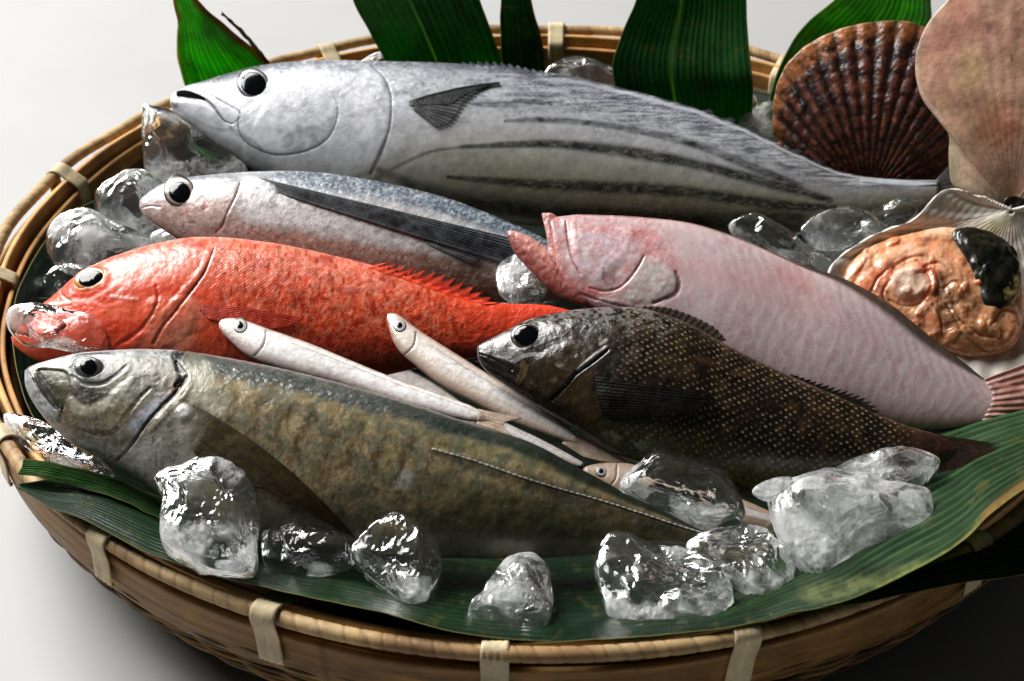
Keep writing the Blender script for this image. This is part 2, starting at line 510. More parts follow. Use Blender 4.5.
def eye(cx, cy, rx, ry, plane, tree, parent, rings, pupil=(0, 0, 1.0, 1.0), rot=0, bulge=2.0, pb=1.2, name='eye', mat='eye'):
    """dome laid on the skin; rings = [(radius, colour)...] from the middle out."""
    def dome(cx, cy, rx, ry, bulge, lift, colf, nm, mat, par, nr=16, na=48):
        r = np.linspace(0, 1, nr)[1:]
        a = np.linspace(0, 2 * math.pi, na, endpoint=False)
        R_, A_ = np.meshgrid(r, a, indexing='ij')
        c, s_ = math.cos(math.radians(rot)), math.sin(math.radians(rot))
        x0, y0 = R_ * np.cos(A_) * rx, R_ * np.sin(A_) * ry
        X = np.r_[cx, (cx + x0 * c - y0 * s_).ravel()]
        Y = np.r_[cy, (cy + x0 * s_ + y0 * c).ravel()]
        RR = np.r_[0, R_.ravel()]
        P = []
        for x, y in zip(X, Y):
            h = hit(x, y, [tree])
            P.append(h if h is not None else plane.P(x, y, 0.0))
        P = np.array(P)
        an_ = np.arctan2(Y - cy, X - cx); RR = np.clip(RR + (.10 * (fbm(np.cos(an_) * 1.6 + cx, np.sin(an_) * 1.6, 0, 3) - .5) * (RR > .3) * (RR < .98) if colf is not None else 0), 0, 1)
        d = P @ plane.n
        med = np.median(d)
        P = P + plane.n[None] * ((med - d) * 0.5)[:, None]
        P = P + plane.n * ((bulge * np.sqrt(np.clip(1 - RR ** 2, 0, 1)) - 0.4 * (RR > 0.97) + lift) * MPP)[:, None]
        F = [(0, 1 + k, 1 + (k + 1) % na) for k in range(na)]
        for i in range(nr - 2):
            for k in range(na):
                F.append((1 + i * na + k, 1 + (i + 1) * na + k, 1 + (i + 1) * na + (k + 1) % na, 1 + i * na + (k + 1) % na))
        return mk(nm, P, F, mat, par, colf(RR) if colf else None)
    rr = [x[0] for x in rings]; cc = np.array([srgb(x[1]) for x in rings])
    e = dome(cx, cy, rx, ry, bulge, 0.5, lambda R_: np.stack([np.interp(R_, rr, cc[:, k]) for k in range(3)], 1), name, M[mat], parent)
    dx, dy, pxr, pyr = pupil
    dome(cx + dx, cy + dy, pxr, pyr, pb, 0.5 + bulge * 0.9, None, 'pupil', M['pupil'], e)
    return e


def fin(root, tip, plane, tree, parent, col1, col2, rays=14, jag=0.0, lift=(0.6, 2.5), name='pectoral_fin', nu=None, nt_=26, amp=0.5, thick=0.0004, dark_tip=None, mat='fin', opac=.7, bow=(0, 0), bow1=(0, 0)):
    nu = nu or rays * 7
    A, B = smooth(root, nu), smooth(tip, nu)
    s = np.linspace(0, 1, nu)
    ph = np.abs(((s * rays) % 1.0) * 2 - 1)        # 1 on the ray, 0 between
    rnd = np.interp(s, np.linspace(0, 1, rays + 1), rng.uniform(0.6, 1, rays + 1))
    ln = 1 - jag * (1 - ph ** 1.5) * rnd
    t = np.linspace(0, 1, nt_)
    X = A[:, None, 0] * (1 - t[None] * ln[:, None]) + B[:, None, 0] * t[None] * ln[:, None]
    Y = A[:, None, 1] * (1 - t[None] * ln[:, None]) + B[:, None, 1] * t[None] * ln[:, None]
    bw = 4 * t * (1 - t)
    X = X + bw[None] * (bow[0] * (1 - s) + bow1[0] * s)[:, None]; Y = Y + bw[None] * (bow[1] * (1 - s) + bow1[1] * s)[:, None]
    base = plane.P(X, Y)
    dbase = base @ plane.n
    D = dbase.copy()
    if tree is not None:
        for i in range(0, nu):
            for j in range(nt_):
                h = hit(X[i, j], Y[i, j], [tree])
                if h is not None: D[i, j] = max(dbase[i, j], h @ plane.n)
        k = 3
        for _ in range(k):
            D[1:-1] = (D[:-2] + D[1:-1] * 2 + D[2:]) / 4
    l = (lift[0] + (lift[1] - lift[0]) * t) * sstep(0, .14, t) - 1.2 * (1 - sstep(0, .12, t))
    P = Plane.__new__(Plane)
    V = np.empty(X.shape + (3,))
    d = ray(X, Y)
    tt = ((D + (l[None] + amp * ph[:, None]) * MPP) - CAM @ plane.n) / (d @ plane.n)
    V = CAM + d * tt[..., None]
    c1, c2 = srgb(col1), srgb(col2)
    rr = (ph ** 1.3)[:, None] * np.ones_like(X)
    n = fbm(X / 6, Y / 6, 0, 5)
    pr_ = rng.uniform(.35, 1.25, rays + 2)[np.clip(np.round(s * rays).astype(int), 0, rays + 1)][:, None]
    k = np.clip(rr * 0.8 * pr_ + (n - 0.5) * 0.9, 0, 1)[..., None]
    C = c1 * (1 - k) + c2 * k
    if dark_tip is not None:
        kk = sstep(0.5, 1, t)[None, :, None] * 0.8
        C = C * (1 - kk) + srgb(dark_tip) * kk
    al = np.clip(opac + (1 - opac) * rr * 1.2 - .35 * sstep(.75, 1, t)[None] * (1 - rr), .1, 1)[..., None]
    o = mk(name, V.reshape(-1, 3), gridF(nu, nt_), M[mat], parent, np.concatenate([C, al], -1).reshape(-1, 4))
    solid(o, thick)
    return o


def star(poly, n, c=None):
    p = smooth(poly, 240, closed=True)
    c = p.mean(0) if c is None else np.array(c, float)
    a = np.arctan2(p[:, 1] - c[1], p[:, 0] - c[0])
    r = np.hypot(p[:, 0] - c[0], p[:, 1] - c[1])
    o = np.argsort(a)
    a, r = a[o], r[o]
    q = np.linspace(-math.pi, math.pi, n, endpoint=False)
    return c, q, np.interp(q, np.r_[a - 2 * math.pi, a, a + 2 * math.pi], np.r_[r, r, r])


def pillow(name, poly, plane, parent, mat, front, back, shape=None, colf=None, nr=48, na=96, origin=None, off=0.0, tree=True, power=1.0):
    """closed solid with the given outline (in its plane), thickness front/back in outline units"""
    c, q, r = star(poly, na)
    th = np.linspace(0, math.pi, nr + 2)[1:-1]
    T_, Q = np.meshgrid(th, q, indexing='ij')
    R_ = r[None] * np.sin(T_) ** (0.7 if 'ice' in name else 0.85)
    cz = np.cos(T_)
    D = np.where(cz > 0, front * np.abs(cz) ** power, -back * np.abs(cz) ** power)
    R_ = np.r_[0, R_.ravel(), 0]; Q = np.r_[0, Q.ravel(), 0]; D = np.r_[front, D.ravel(), -back]
    dirs = np.stack([np.sin(np.r_[0, T_.ravel(), math.pi]) * np.cos(Q), np.sin(np.r_[0, T_.ravel(), math.pi]) * np.sin(Q), np.cos(np.r_[0, T_.ravel(), math.pi])], 1)
    k = np.ones(len(R_)); kd = np.ones(len(R_))
    if shape is not None: k, kd = shape(dirs)
    X, Y = c[0] + R_ * np.cos(Q) * k, c[1] + R_ * np.sin(Q) * k
    V = plane.P(X, Y, (D * kd + off) * MPP)
    F = [(0, 1 + (j + 1) % na, 1 + j) for j in range(na)]
    for i in range(nr - 1):
        for j in range(na):
            F.append((1 + i * na + j, 1 + i * na + (j + 1) % na, 1 + (i + 1) * na + (j + 1) % na, 1 + (i + 1) * na + j))
    e = 1 + nr * na
    F += [(e, 1 + (nr - 1) * na + j, 1 + (nr - 1) * na + (j + 1) % na) for j in range(na)]
    F = [f[::-1] for f in F]
    o = mk(name, V, F, mat, parent, colf(X, Y, dirs) if colf is not None else None, tree=tree, origin=origin)
    return o


def ice_shape(seed, rough=0.05):
    """angular, chipped lump: sharp planar faces with shell-like dents"""
    g = np.random.default_rng(seed)
    K = 15
    nrm = g.normal(size=(K, 3)); nrm /= np.linalg.norm(nrm, axis=1)[:, None]
    hh = g.uniform(0.55, 0.92, K)
    dc = g.normal(size=(7, 3)); dc /= np.linalg.norm(dc, axis=1)[:, None]
    dr, da = g.uniform(.25, .55, 7), g.uniform(.04, .16, 7)

    def f(d):
        dot = d @ nrm.T
        rr = np.where(dot > 0.05, hh / np.maximum(dot, 0.05), 9)
        e = 45.0
        rad = np.sum(np.exp(-e * np.minimum(rr, 3)), 1)
        rad = np.minimum(-np.log(rad + 1e-30) / e, 1.05)
        for c_, r_, a_ in zip(dc, dr, da):
            q = np.arccos(np.clip(d @ c_, -1, 1)) / r_
            rad = rad - a_ * np.clip(1 - q ** 2, 0, 1) ** .7
        n1 = fbm(d[:, 0] * 2.2 + seed, d[:, 1] * 2.2, d[:, 2] * 2.2 + 5, seed, 3) - 0.5
        n2 = np.abs(fbm(d[:, 0] * 5 + seed, d[:, 1] * 5, d[:, 2] * 5 + 5, seed + 9, 3) - 0.5)
        flat = np.abs(d[:, 2])
        rad_in = 1 - (1 - rad) * sstep(0.1, 0.75, flat) + n1 * 0.08 - n2 * 0.05
        rad_d = rad * (1 + n1 * 0.35 - n2 * 0.3)
        return rad_in, rad_d
    return f


def auto_plane(pts, beta, yaw=0, q=75, lift=0.0, zmin=None):
    pl = Plane(512, 340, 0.1, beta, yaw)
    ds = []
    for x, y in pts:
        h = hit(x, y)
        if h is not None: ds.append(h @ pl.n)
    pl.d = float(np.percentile(ds, q)) + lift
    return pl


def inner_pts(poly, k=(0.15, 0.5, 0.8), n=14):
    c, q, r = star(poly, n)
    return [(c[0] + a * rr * math.cos(qq), c[1] + a * rr * math.sin(qq)) for a in k for qq, rr in zip(q, r)]


def ice(poly, label, m=1, thick=0.6, q=60, lift=0.0, beta=13, seed=0, plane=None, group='ice chunks in the basket'):
    c, _, r = star(poly, 40)
    R_ = float(np.median(r))
    pl = plane or auto_plane(inner_pts(poly), beta, 0, q, lift + 0.55 * R_ * thick * MPP)
    o = pillow('ice_chunk', poly, pl, None, M['ice'][m], R_ * thick, R_ * thick * 0.9, ice_shape(seed), nr=90, na=180, power=0.75)
    tag(o, label, 'ice', group)
    return o


def leaf(name, label, eA, eB, ribs=16, c1=(40, 80, 38), c2=(62, 108, 50), amp=0.6, nu=220, paint=None, rib_w=0.5, tree=True, wav=0.0, mid=None, group='bamboo leaves lining the basket'):
    """blade between two edges given as (px, py, z); veins run along it"""
    A, B = smooth(eA, nu), smooth(eB, nu)
    nv = ribs * 6 + 1
    v = np.linspace(0, 1, nv)
    G = A[:, None] * (1 - v[None, :, None]) + B[:, None] * v[None, :, None]
    X, Y, Z = G[..., 0], G[..., 1], G[..., 2]
    V = at_z(X, Y, Z)
    X = X + 1.6 * (noise(np.linspace(0, 14, nu)[:, None], v[None] * 2, 0, 91) - .5); Y = Y + 1.6 * (noise(np.linspace(0, 11, nu)[:, None], v[None] * 2, 0, 92) - .5)
    V = at_z(X, Y, Z)
    du = np.gradient(V, axis=0); dv = np.gradient(V, axis=1)
    n = np.cross(du, dv); n /= np.linalg.norm(n, axis=2)[..., None] + 1e-12
    n[(n @ FW) > 0] *= -1
    ph = np.cos((v * ribs + 0.5 * (fbm(v * ribs * .6, v * 0, 0, 77) - .5)) * 2 * math.pi)[None] * (0.55 + 0.45 * noise(v * ribs * 1.1, v * 0, 0, 78))[None]
    env = np.sin(np.clip(v, 0.02, 0.98) * math.pi)[None] ** 0.3
    big = (fbm(np.linspace(0, 5, nu)[:, None], v[None] * 2.5, 0, 11) - 0.5) * wav
    dsp = (ph * amp * env + big)
    V = V + n * (dsp * MPP)[..., None]
    s = Skin(X, Y, c1)
    s.front = np.ones(X.size, bool)
    s.u = np.broadcast_to(np.linspace(0, 1, nu)[:, None], X.shape).ravel(); s.w = np.broadcast_to(v[None], X.shape).ravel()
    vein = sstep(1 - rib_w * 2, 1, np.broadcast_to(ph, X.shape)).ravel()
    lat = noise(s.u * 3, s.w * ribs * 1.3, 0, 21)
    s.put(vein * (0.4 + 0.6 * lat), c2, 0.9)
    s.put(sstep(0.45, 0.75, fbm(s.u * 4, s.w * ribs * 0.7, 0, 31)), c2, 0.35)
    s.put(sstep(.66, .74, fbm(s.px / 7, s.py / 7, 0, 61)), (104, 98, 48), .35)
    s.put(sstep(.5, .8, fbm(s.u * 3, s.w * 3, 0, 62)), (10, 34, 16), .35)
    s.put(1 - sstep(0.0, 0.012, np.minimum(s.w, 1 - s.w)), (150, 140, 80), 0.7)
    if mid is not None: s.put(1 - sstep(0.004, 0.016, abs(s.w - mid)), (120, 150, 80), 0.8)
    if paint: paint(s)
    o = mk(name, V.reshape(-1, 3), gridF(nu, nv), M['leaf'], None, s.c, tree=False)
    if tree: add_tree(V[::4, ::3].reshape(-1, 3), gridF(len(range(0, nu, 4)), len(range(0, nv, 3))))
    solid(o, 0.00035)
    tag(o, label, 'leaf', group)
    return o


def revolve(prof, n, closed_prof=True, fn=None, a0=0.0, a1=2 * math.pi):
    """prof: (r, z) list; fn(angle array, k index) -> (dr, dz)"""
    full = abs(a1 - a0 - 2 * math.pi) < 1e-6
    a = np.linspace(a0, a1, n, endpoint=not full)
    p = np.array(prof, float)
    A_, K = np.meshgrid(a, np.arange(len(p)), indexing='ij')
    r, z = p[K, 0], p[K, 1]
    if fn is not None:
        dr, dz = fn(A_, K)
        r, z = r + dr, z + dz
    V = np.stack([r * np.cos(A_), r * np.sin(A_), z], -1)
    F = gridF(n, len(p), full, closed_prof)
    return V.reshape(-1, 3), F, A_.ravel(), K.ravel()


# ================================================================== THE SURFACE
def table():
    n = 60
    x = np.linspace(-2.2, 2.2, n); y = np.linspace(-1.6, 3.2, n)
    X, Y = np.meshgrid(x, y, indexing='ij')
    m, t, b, N, L = nt('white_table_paper')
    tc = N.new('ShaderNodeTexCoord'); no = N.new('ShaderNodeTexNoise'); no.inputs['Scale'].default_value = 14; no.inputs['Detail'].default_value = 5
    L.new(tc.outputs['Object'], no.inputs['Vector'])
    cr = N.new('ShaderNodeValToRGB')
    cr.color_ramp.elements[0].color = (0.405, 0.403, 0.40, 1); cr.color_ramp.elements[1].color = (0.445, 0.443, 0.44, 1)
    L.new(no.outputs['Fac'], cr.inputs[0]); L.new(cr.outputs[0], b.inputs['Base Color'])
    b.inputs['Roughness'].default_value = 0.55
    o = mk('table_surface', np.stack([X, Y, 0 * X], -1).reshape(-1, 3), gridF(n, n), m)
    o['kind'] = 'structure'


table()

# ================================================================== THE BASKET
def bamboo_col(A_, K, base, var=0.2, seed=0, f=60):
    c = np.tile(srgb(base), (len(A_), 1))
    n = fbm(A_ * f, K * 0.9, 0, seed)
    n2 = fbm(A_ * 6, K * 0.3, 3, seed + 4)
    return c * (1 + var * 2 * (n - 0.5) + var * 2.5 * (n2 - 0.5))[:, None]


def basket():
    root = thing('bamboo_basket', 'large round woven bamboo basket tray heaped with fish on ice', 'basket', (0, 0, 0))
    # outer coil with slanting wraps
    na, nk = 3600, 16
    k = np.arange(nk) / nk * 2 * math.pi
    r0 = 0.0037
    prof = [(0.3025 + r0 * math.cos(x), 0.0868 + r0 * 0.9 * math.sin(x)) for x in k]
    wraps = 230

    def fn(A_, K):
        ph = ((A_ * wraps / (2 * math.pi)) + 1.4 * noise(A_ * 9, 0, 0, 44) + 0.5 * noise(A_ * 40, 0, 0, 45) + K / nk * 1.2) % 1.0
        g = -0.0003 * np.exp(-((np.minimum(ph, 1 - ph)) / 0.09) ** 2)
        wob = 0.0006 * np.sin(A_ * 7) + 0.0004 * np.sin(A_ * 23 + 1)
        return g * np.cos(k[K]) + wob, g * np.sin(k[K]) + wob
    V, F, A_, K = revolve(prof, na, True, fn)
    ph = ((A_ * wraps / (2 * math.pi)) + 1.4 * noise(A_ * 9, 0, 0, 44) + 0.5 * noise(A_ * 40, 0, 0, 45) + K / nk * 1.2)
    seg = np.floor(ph).astype(int)
    sc = 0.8 + 0.3 * _h(seg, seg * 0, seg * 0, 3)
    fr = ph % 1
    c = bamboo_col(A_, K, (184, 154, 110), 0.16, 2) * sc[:, None]
    c *= (1 - 0.4 * np.exp(-(np.minimum(fr, 1 - fr) / 0.06) ** 2))[:, None]
    stain = sstep(0.55, 0.72, fbm(np.cos(A_) * 9, np.sin(A_) * 9, 0, 8))
    c = c * (1 - stain[:, None] * 0.45) + srgb((120, 70, 30)) * stain[:, None] * 0.45
    mk('rim_coil', V, F, M['bamboo'], root, c, tree=True)
    # bamboo hoops: outside, and two inside
    def hoop(nm, rr, z0, z1, t, base, seed, flare=0.0):
        M_ = 22
        fz = np.linspace(0, 1, M_)
        groove = -0.0007 * np.exp(-((fz - .42) / .03) ** 2) - 0.0006 * np.exp(-((fz - .78) / .025) ** 2)
        outer_ = [(rr + t - flare * (1 - f_) + 0.0004 * math.sin(math.pi * f_) + g_, z0 + (z1 - 0.0006 - z0) * f_) for f_, g_ in zip(fz, groove)]
        prof = outer_ + [(rr + t * 0.7, z1), (rr + t * 0.2, z1)] + [(rr - flare * (1 - f_), z0 + (z1 - 0.0006 - z0) * f_) for f_ in fz[::-1]]
        def fn(A_, K):
            return 0.0006 * np.sin(A_ * 5 + seed) + 0.0003 * np.sin(A_ * 17), 0.0007 * np.sin(A_ * 4 + seed * 2)
        V, F, A_, K = revolve(prof, 720, True, fn)
        c = bamboo_col(A_, K * 1.3, base, 0.34, seed, 9)
        c *= (1 - .45 * sstep(.55, .8, fbm(A_ * 14, K * 1.7, 0, seed + 20)))[:, None]
        zz = V[:, 2]; c = c + (sstep(z1 - .0022, z1 - .0004, zz) * .16)[:, None] * srgb((220, 180, 120))
        # bamboo joints
        for ja in np.arange(0.3 + seed, 6.28 + seed, 1.1):
            d = np.abs(((A_ - ja + math.pi) % (2 * math.pi)) - math.pi)
            c *= (1 - 0.5 * np.exp(-(d / 0.004) ** 2))[:, None]
        mk(nm, V, F, M['bamboo'], root, c, tree=True)
    hoop('outer_hoop', 0.3005, 0.054, 0.0790, 0.0036, (138, 102, 56), 3, 0.003)
    hoop('inner_hoop', 0.2925, 0.060, 0.0865, 0.0032, (196, 146, 88), 5, -0.0)
    hoop('inner_hoop', 0.2868, 0.054, 0.0805, 0.003, (180, 128, 74), 9, 0.0)
    # woven wall: wavy strands one under another, bellying in towards the foot
    Vs, Fs, Cs, n0 = [], [], [], 0
    NS = 17
    for i in range(NS):
        f = i / (NS - 1)
        z = 0.060 - 0.056 * f
        rr = 0.2985 - 0.034 * f ** 1.5
        pr = [(rr + 0.0024 * math.cos(x), z + 0.0016 * math.sin(x)) for x in np.arange(8) / 8 * 2 * math.pi]
        def fn(A_, K, i=i):
            return 0.0014 * np.sin(A_ * 40 + math.pi * i) + 0.0006 * np.sin(A_ * 9 + i), 0.0005 * np.sin(A_ * 11 + i * 1.7)
        V, F, A_, K = revolve(pr, 900, True, fn)
        Vs.append(V); Fs.append(F + n0); n0 += len(V)
        Cs.append(bamboo_col(A_, K, [(112, 84, 46), (84, 60, 32), (136, 102, 58)][i % 3], 0.3, 40 + i, 20))
    mk('woven_wall', np.vstack(Vs), np.vstack(Fs), M['bamboo'], root, np.vstack(Cs))
    # lining behind the strands and the floor
    pr = [(0.2925, 0.07), (0.288, 0.05), (0.280, 0.028), (0.262, 0.004), (0.0, 0.004), (0.0, 0.010), (0.255, 0.010), (0.276, 0.03), (0.2835, 0.05), (0.2855, 0.07)]
    V, F, A_, K = revolve(pr, 240, True)
    mk('base', V, F, M['bamboo'], root, bamboo_col(A_, K, (96, 66, 38), 0.3, 60, 10), tree=True)
    # binding bands
    spots = [(93, 530, 3), (266, 600, -3), (495, 642, 0), (748, 625, 5), (68, 165, 0), (3, 262, 0), (4, 425, 2), (332, 47, 0), (556, 26, 2), (780, 60, 0), (990, 540, 0)]
    for (px, py, tilt) in spots:
        p = at_z(px, py, 0.094)
        ang = math.atan2(p[1], p[0])
        path = np.array([(0.3035, 0.0610), (0.3050, 0.0612), (0.3052, 0.068), (0.3054, 0.077), (0.3068, 0.084), (0.3068, 0.0885), (0.3040, 0.0912), (0.3000, 0.0912), (0.2955, 0.0882), (0.2890, 0.0845), (0.2858, 0.0800), (0.2855, 0.058)])
        path = smooth(path, 40)
        nw = 9
        wv = np.linspace(-1, 1, nw) * 0.0056
        V, cc = [], []
        for i, (r_, z_) in enumerate(path):
            for j, w_ in enumerate(wv):
                a_ = ang + (w_ + (z_ - 0.09) * math.tan(math.radians(tilt))) / 0.3
                b_ = 0.0003 * math.cos(j * math.pi) 
                V.append(((r_ + b_) * math.cos(a_), (r_ + b_) * math.sin(a_), z_))
                cc.append(srgb((214, 196, 158)) * (0.85 + 0.3 * rng.random() * 0.5 + (0.1 if j == 4 else 0)))
        o = mk('binding_band', V, gridF(len(path), nw), M['bamboo'], root, np.array(cc))
        solid(o, 0.0008, 1)


basket()

# ================================================================== LEAVES UNDER THE FISH
LD, LM = (12, 30, 15), (22, 46, 22)
def streak(c, k, seed):
    def f(s):
        s.put(sstep(0.5, 0.8, fbm(s.u * 2, s.w * 14, 0, seed)), c, k)
    return f

# floor of the basket: four broad dark leaves laid across it
for i, (yy, rot) in enumerate([(-0.15, 4), (-0.02, -5), (0.10, 3), (0.2, -3)]):
    pass


def world_leaf(label, cx, cy, z, L_, wd, rot, bend=0.0):
    nu, nv = 120, 61
    u = np.linspace(-1, 1, nu); v = np.linspace(-1, 1, nv)
    U_, V_ = np.meshgrid(u, v, indexing='ij')
    half = wd * np.clip(1 - np.abs(U_) ** 3.2, 0.02, 1) ** 0.8
    x, y = U_ * L_, V_ * half
    r_ = math.radians(rot)
    X, Y = cx + x * math.cos(r_) - y * math.sin(r_), cy + x * math.sin(r_) + y * math.cos(r_)
    rad = np.hypot(X, Y)
    Z = z + 0.055 * sstep(0.2, 0.285, rad) + 0.0004 * np.cos(V_ * 45) + 0.003 * (fbm(U_ * 3, V_ * 2, 0, 5) - 0.5)
    k = np.minimum(1, 0.2775 / np.maximum(rad, 1e-6))
    X, Y = X * k, Y * k
    c = np.tile(srgb(LD), (X.size, 1))
    n = sstep(0.2, 0.9, np.cos(V_ * 45)).ravel()[:, None] * 0.5
    c = c * (1 - n) + srgb(LM) * n
    P_ = np.stack([X, Y, Z], -1)
    o = mk('bamboo_leaf', P_.reshape(-1, 3), gridF(nu, nv), M['leaf'], None, c, tree=True)
    solid(o, 0.0003)
    tag(o, label, 'leaf', 'bamboo leaves lining the basket')


world_leaf('dark leaf on the basket floor under the horse mackerel and the front ice', 0.0, -0.17, 0.024, 0.235, 0.085, 1)
world_leaf('dark leaf on the basket floor beneath the red fish', -0.01, -0.05, 0.020, 0.285, 0.07, -3)
world_leaf('dark leaf on the basket floor between the silver striped fish and the flounder', 0.02, 0.06, 0.016, 0.285, 0.085, 4)
world_leaf('dark leaf on the basket floor along the back rim', 0.0, 0.18, 0.021, 0.215, 0.075, -2)

# dark leaf standing against the left wall
leaf('bamboo_leaf', 'very dark leaf lining the left inner wall beside the red fish head',
     [(118, 188, .070), (60, 222, .078), (22, 280, .082), (12, 330, .082), (22, 390, .080), (40, 430, .075)],
     [(150, 300, .03), (130, 320, .03), (110, 350, .03), (100, 370, .03), (100, 400, .03), (110, 440, .03)],
     ribs=12, c1=(16, 38, 22), c2=(26, 54, 30), amp=0.4)

# front: long leaf following the rim from the left tip
leaf('bamboo_leaf', 'long dark green leaf running from its pointed left tip along the front rim',
     [(17, 488, .099), (50, 508, .0975), (84, 519, .0965), (150, 552, .096), (223, 577, .0955), (300, 596, .0955), (378, 614, .095), (448, 632, .094), (540, 642, .088), (620, 636, .080), (660, 622, .07)],
     [(19, 483, .099), (60, 478, .093), (110, 482, .088), (170, 500, .078), (240, 522, .066), (300, 530, .056), (380, 540, .052), (450, 552, .05), (540, 566, .048), (620, 590, .055), (662, 616, .066)],
     ribs=20, c1=(18, 44, 22), c2=(44, 82, 42), amp=0.5, wav=7)
leaf('bamboo_leaf', 'deep green leaf under the ice at the middle of the front rim',
     [(420, 628, .078), (480, 640, .086), (560, 641, .089), (680, 636, .091), (760, 622, .093), (830, 603, .0935), (850, 590, .091)],
     [(400, 555, .045), (480, 552, .045), (560, 548, .045), (680, 545, .05), (760, 545, .055), (820, 556, .06), (850, 586, .088)],
     ribs=18, c1=(12, 38, 18), c2=(22, 58, 26), amp=0.4, wav=7)
leaf('bamboo_leaf', 'small ragged green leaf tip over the left rim below the mackerel head',
     [(24, 459, .103), (50, 462, .101), (85, 470, .096), (130, 486, .088), (180, 510, .080)],
     [(18, 474, .103), (45, 478, .101), (80, 487, .096), (125, 502, .092), (170, 525, .086)],
     ribs=9, c1=(34, 76, 34), c2=(92, 140, 66), amp=1.2, wav=3)

# right: drooping under-leaf and the big ribbed leaf over it
leaf('bamboo_leaf', 'dark drooping leaf hanging over the right front rim beneath the ribbed leaf',
     [(770, 615, .093), (830, 607, .096), (880, 599, .096), (964, 584, .093), (1030, 574, .088), (1090, 560, .086)],
     [(780, 606, .090), (830, 590, .086), (880, 575, .086), (964, 540, .086), (1030, 510, .086), (1090, 490, .084)],
     ribs=14, c1=(24, 56, 30), c2=(40, 82, 42), amp=0.7, wav=4)


def pt_right(s):
    s.stroke([(880, 588), (929, 566), (966, 542), (993, 514), (1040, 482)], [4, 4, 4, 6, 8], (150, 150, 84), 0.75, nz=0.5)
    s.stroke([(985, 520), (1010, 500), (1040, 482)], [5, 8, 9], (150, 104, 56), 0.8, nz=0.5, sc=8)
    s.poly([(690, 640), (790, 616), (860, 594), (900, 570), (860, 560), (800, 560), (700, 600)], (22, 44, 22), .6, 8, nz=.5, sc=14)
    s.poly([(800, 590), (850, 580), (900, 568), (930, 560), (900, 580), (850, 596), (810, 602)], (140, 146, 92), 0.5, 6, nz=0.6)


leaf('bamboo_leaf', 'broad ribbed green leaf with a curled brown edge on the right side of the basket',
     [(690, 634, .088), (760, 622, .094), (792, 612, .098), (819, 607, .102), (862, 595, .106), (929, 564, .110), (966, 541, .113), (993, 513, .115), (1045, 478, .116), (1100, 450, .116)],
     [(692, 612, .082), (745, 580, .074), (790, 548, .066), (822, 515, .060), (850, 470, .055), (905, 435, .055), (950, 418, .058), (985, 408, .062), (1045, 395, .070), (1100, 385, .075)],
     ribs=17, c1=(26, 54, 28), c2=(92, 130, 78), amp=1.2, rib_w=0.4, paint=pt_right, wav=4)

# ================================================================== BACK LEAVES
def pt_l1(s):
    s.stroke([(190, -20), (200, 2), (214, 15), (236, 35), (254, 50), (268, 64), (280, 76)], [7, 6, 5.5, 5, 4.5, 4, 4], (120, 60, 30), 0.95, soft=0.5, nz=0.25)
    s.stroke([(172, -20), (174, 5), (180, 20)], [3, 3, 1.5], (150, 100, 30), 0.8)
    s.stroke([(178, 25), (178, 55), (184, 84)], 1.4, (160, 150, 40), 0.8)
    s.poly([(205, 10), (236, 36), (262, 62), (250, 70), (225, 50), (204, 30)], (14, 52, 20), 0.45, 5)


leaf('bamboo_leaf', 'curled green leaf with a brown torn edge behind the striped fish snout at top left',
     [(166, -90, .23), (170, -20, .19), (174, 5, .172), (178, 25, .16), (177, 50, .145), (181, 72, .13), (190, 100, .11)],
     [(176, -90, .23), (188, -20, .19), (204, 6, .172), (236, 34, .155), (258, 52, .14), (273, 66, .125), (290, 90, .11)],
     ribs=16, c1=(52, 146, 34), c2=(130, 196, 60), amp=0.4, paint=pt_l1)


def pt_l1b(s):
    s.put(np.ones(len(s.px)), (96, 52, 34), 0.9)
leaf('bamboo_leaf', 'thin dried brown sliver curling off the green leaf at top left',
     [(222, 12, .175), (236, 24, .165), (252, 40, .15), (270, 62, .13)],
     [(221, 14, .174), (235, 27, .164), (250, 44, .149), (266, 64, .129)], ribs=1, amp=0.2, nu=60, paint=pt_l1b)

leaf('bamboo_leaf', 'broad dark green leaf with a pale midrib standing behind the striped fish back',
     [(300, -150, .25), (330, -60, .20), (353, 0, .165), (370, 32, .145), (388, 66, .12), (402, 95, .10)],
     [(410, -150, .25), (456, -60, .20), (480, 0, .165), (492, 34, .145), (504, 70, .12), (508, 100, .10)],
     ribs=16, c1=(26, 80, 30), c2=(58, 122, 48), amp=0.35, mid=0.44,
     paint=lambda s: s.poly([(350, -60), (405, -20), (412, 0), (420, 30), (405, 60), (386, 64), (352, 0)], (70, 130, 50), 0.3, 8))
leaf('bamboo_leaf', 'narrow dark green leaf standing between two broad leaves behind the striped fish',
     [(508, -120, .24), (504, -40, .19), (501, 0, .165), (501, 40, .14), (503, 70, .12), (505, 95, .10)],
     [(518, -120, .24), (528, -40, .19), (531, 0, .165), (541, 36, .14), (545, 72, .12), (545, 95, .10)],
     ribs=7, c1=(18, 66, 24), c2=(36, 96, 34), amp=0.35,
     paint=lambda s: s.stroke([(531, 0), (540, 34), (543, 50)], 1.5, (130, 80, 40), 0.8))
leaf('bamboo_leaf', 'widest upright green leaf behind the middle of the striped fish back',
     [(668, -170, .26), (650, -60, .20), (636, 0, .168), (620, 39, .145), (613, 66, .13), (616, 90, .115), (625, 125, .09)],
     [(720, -170, .26), (742, -60, .20), (746, 0, .168), (749, 50, .145), (752, 80, .13), (753, 100, .115), (752, 128, .09)],
     ribs=22, c1=(22, 78, 26), c2=(44, 118, 40), amp=0.45, mid=0.42)
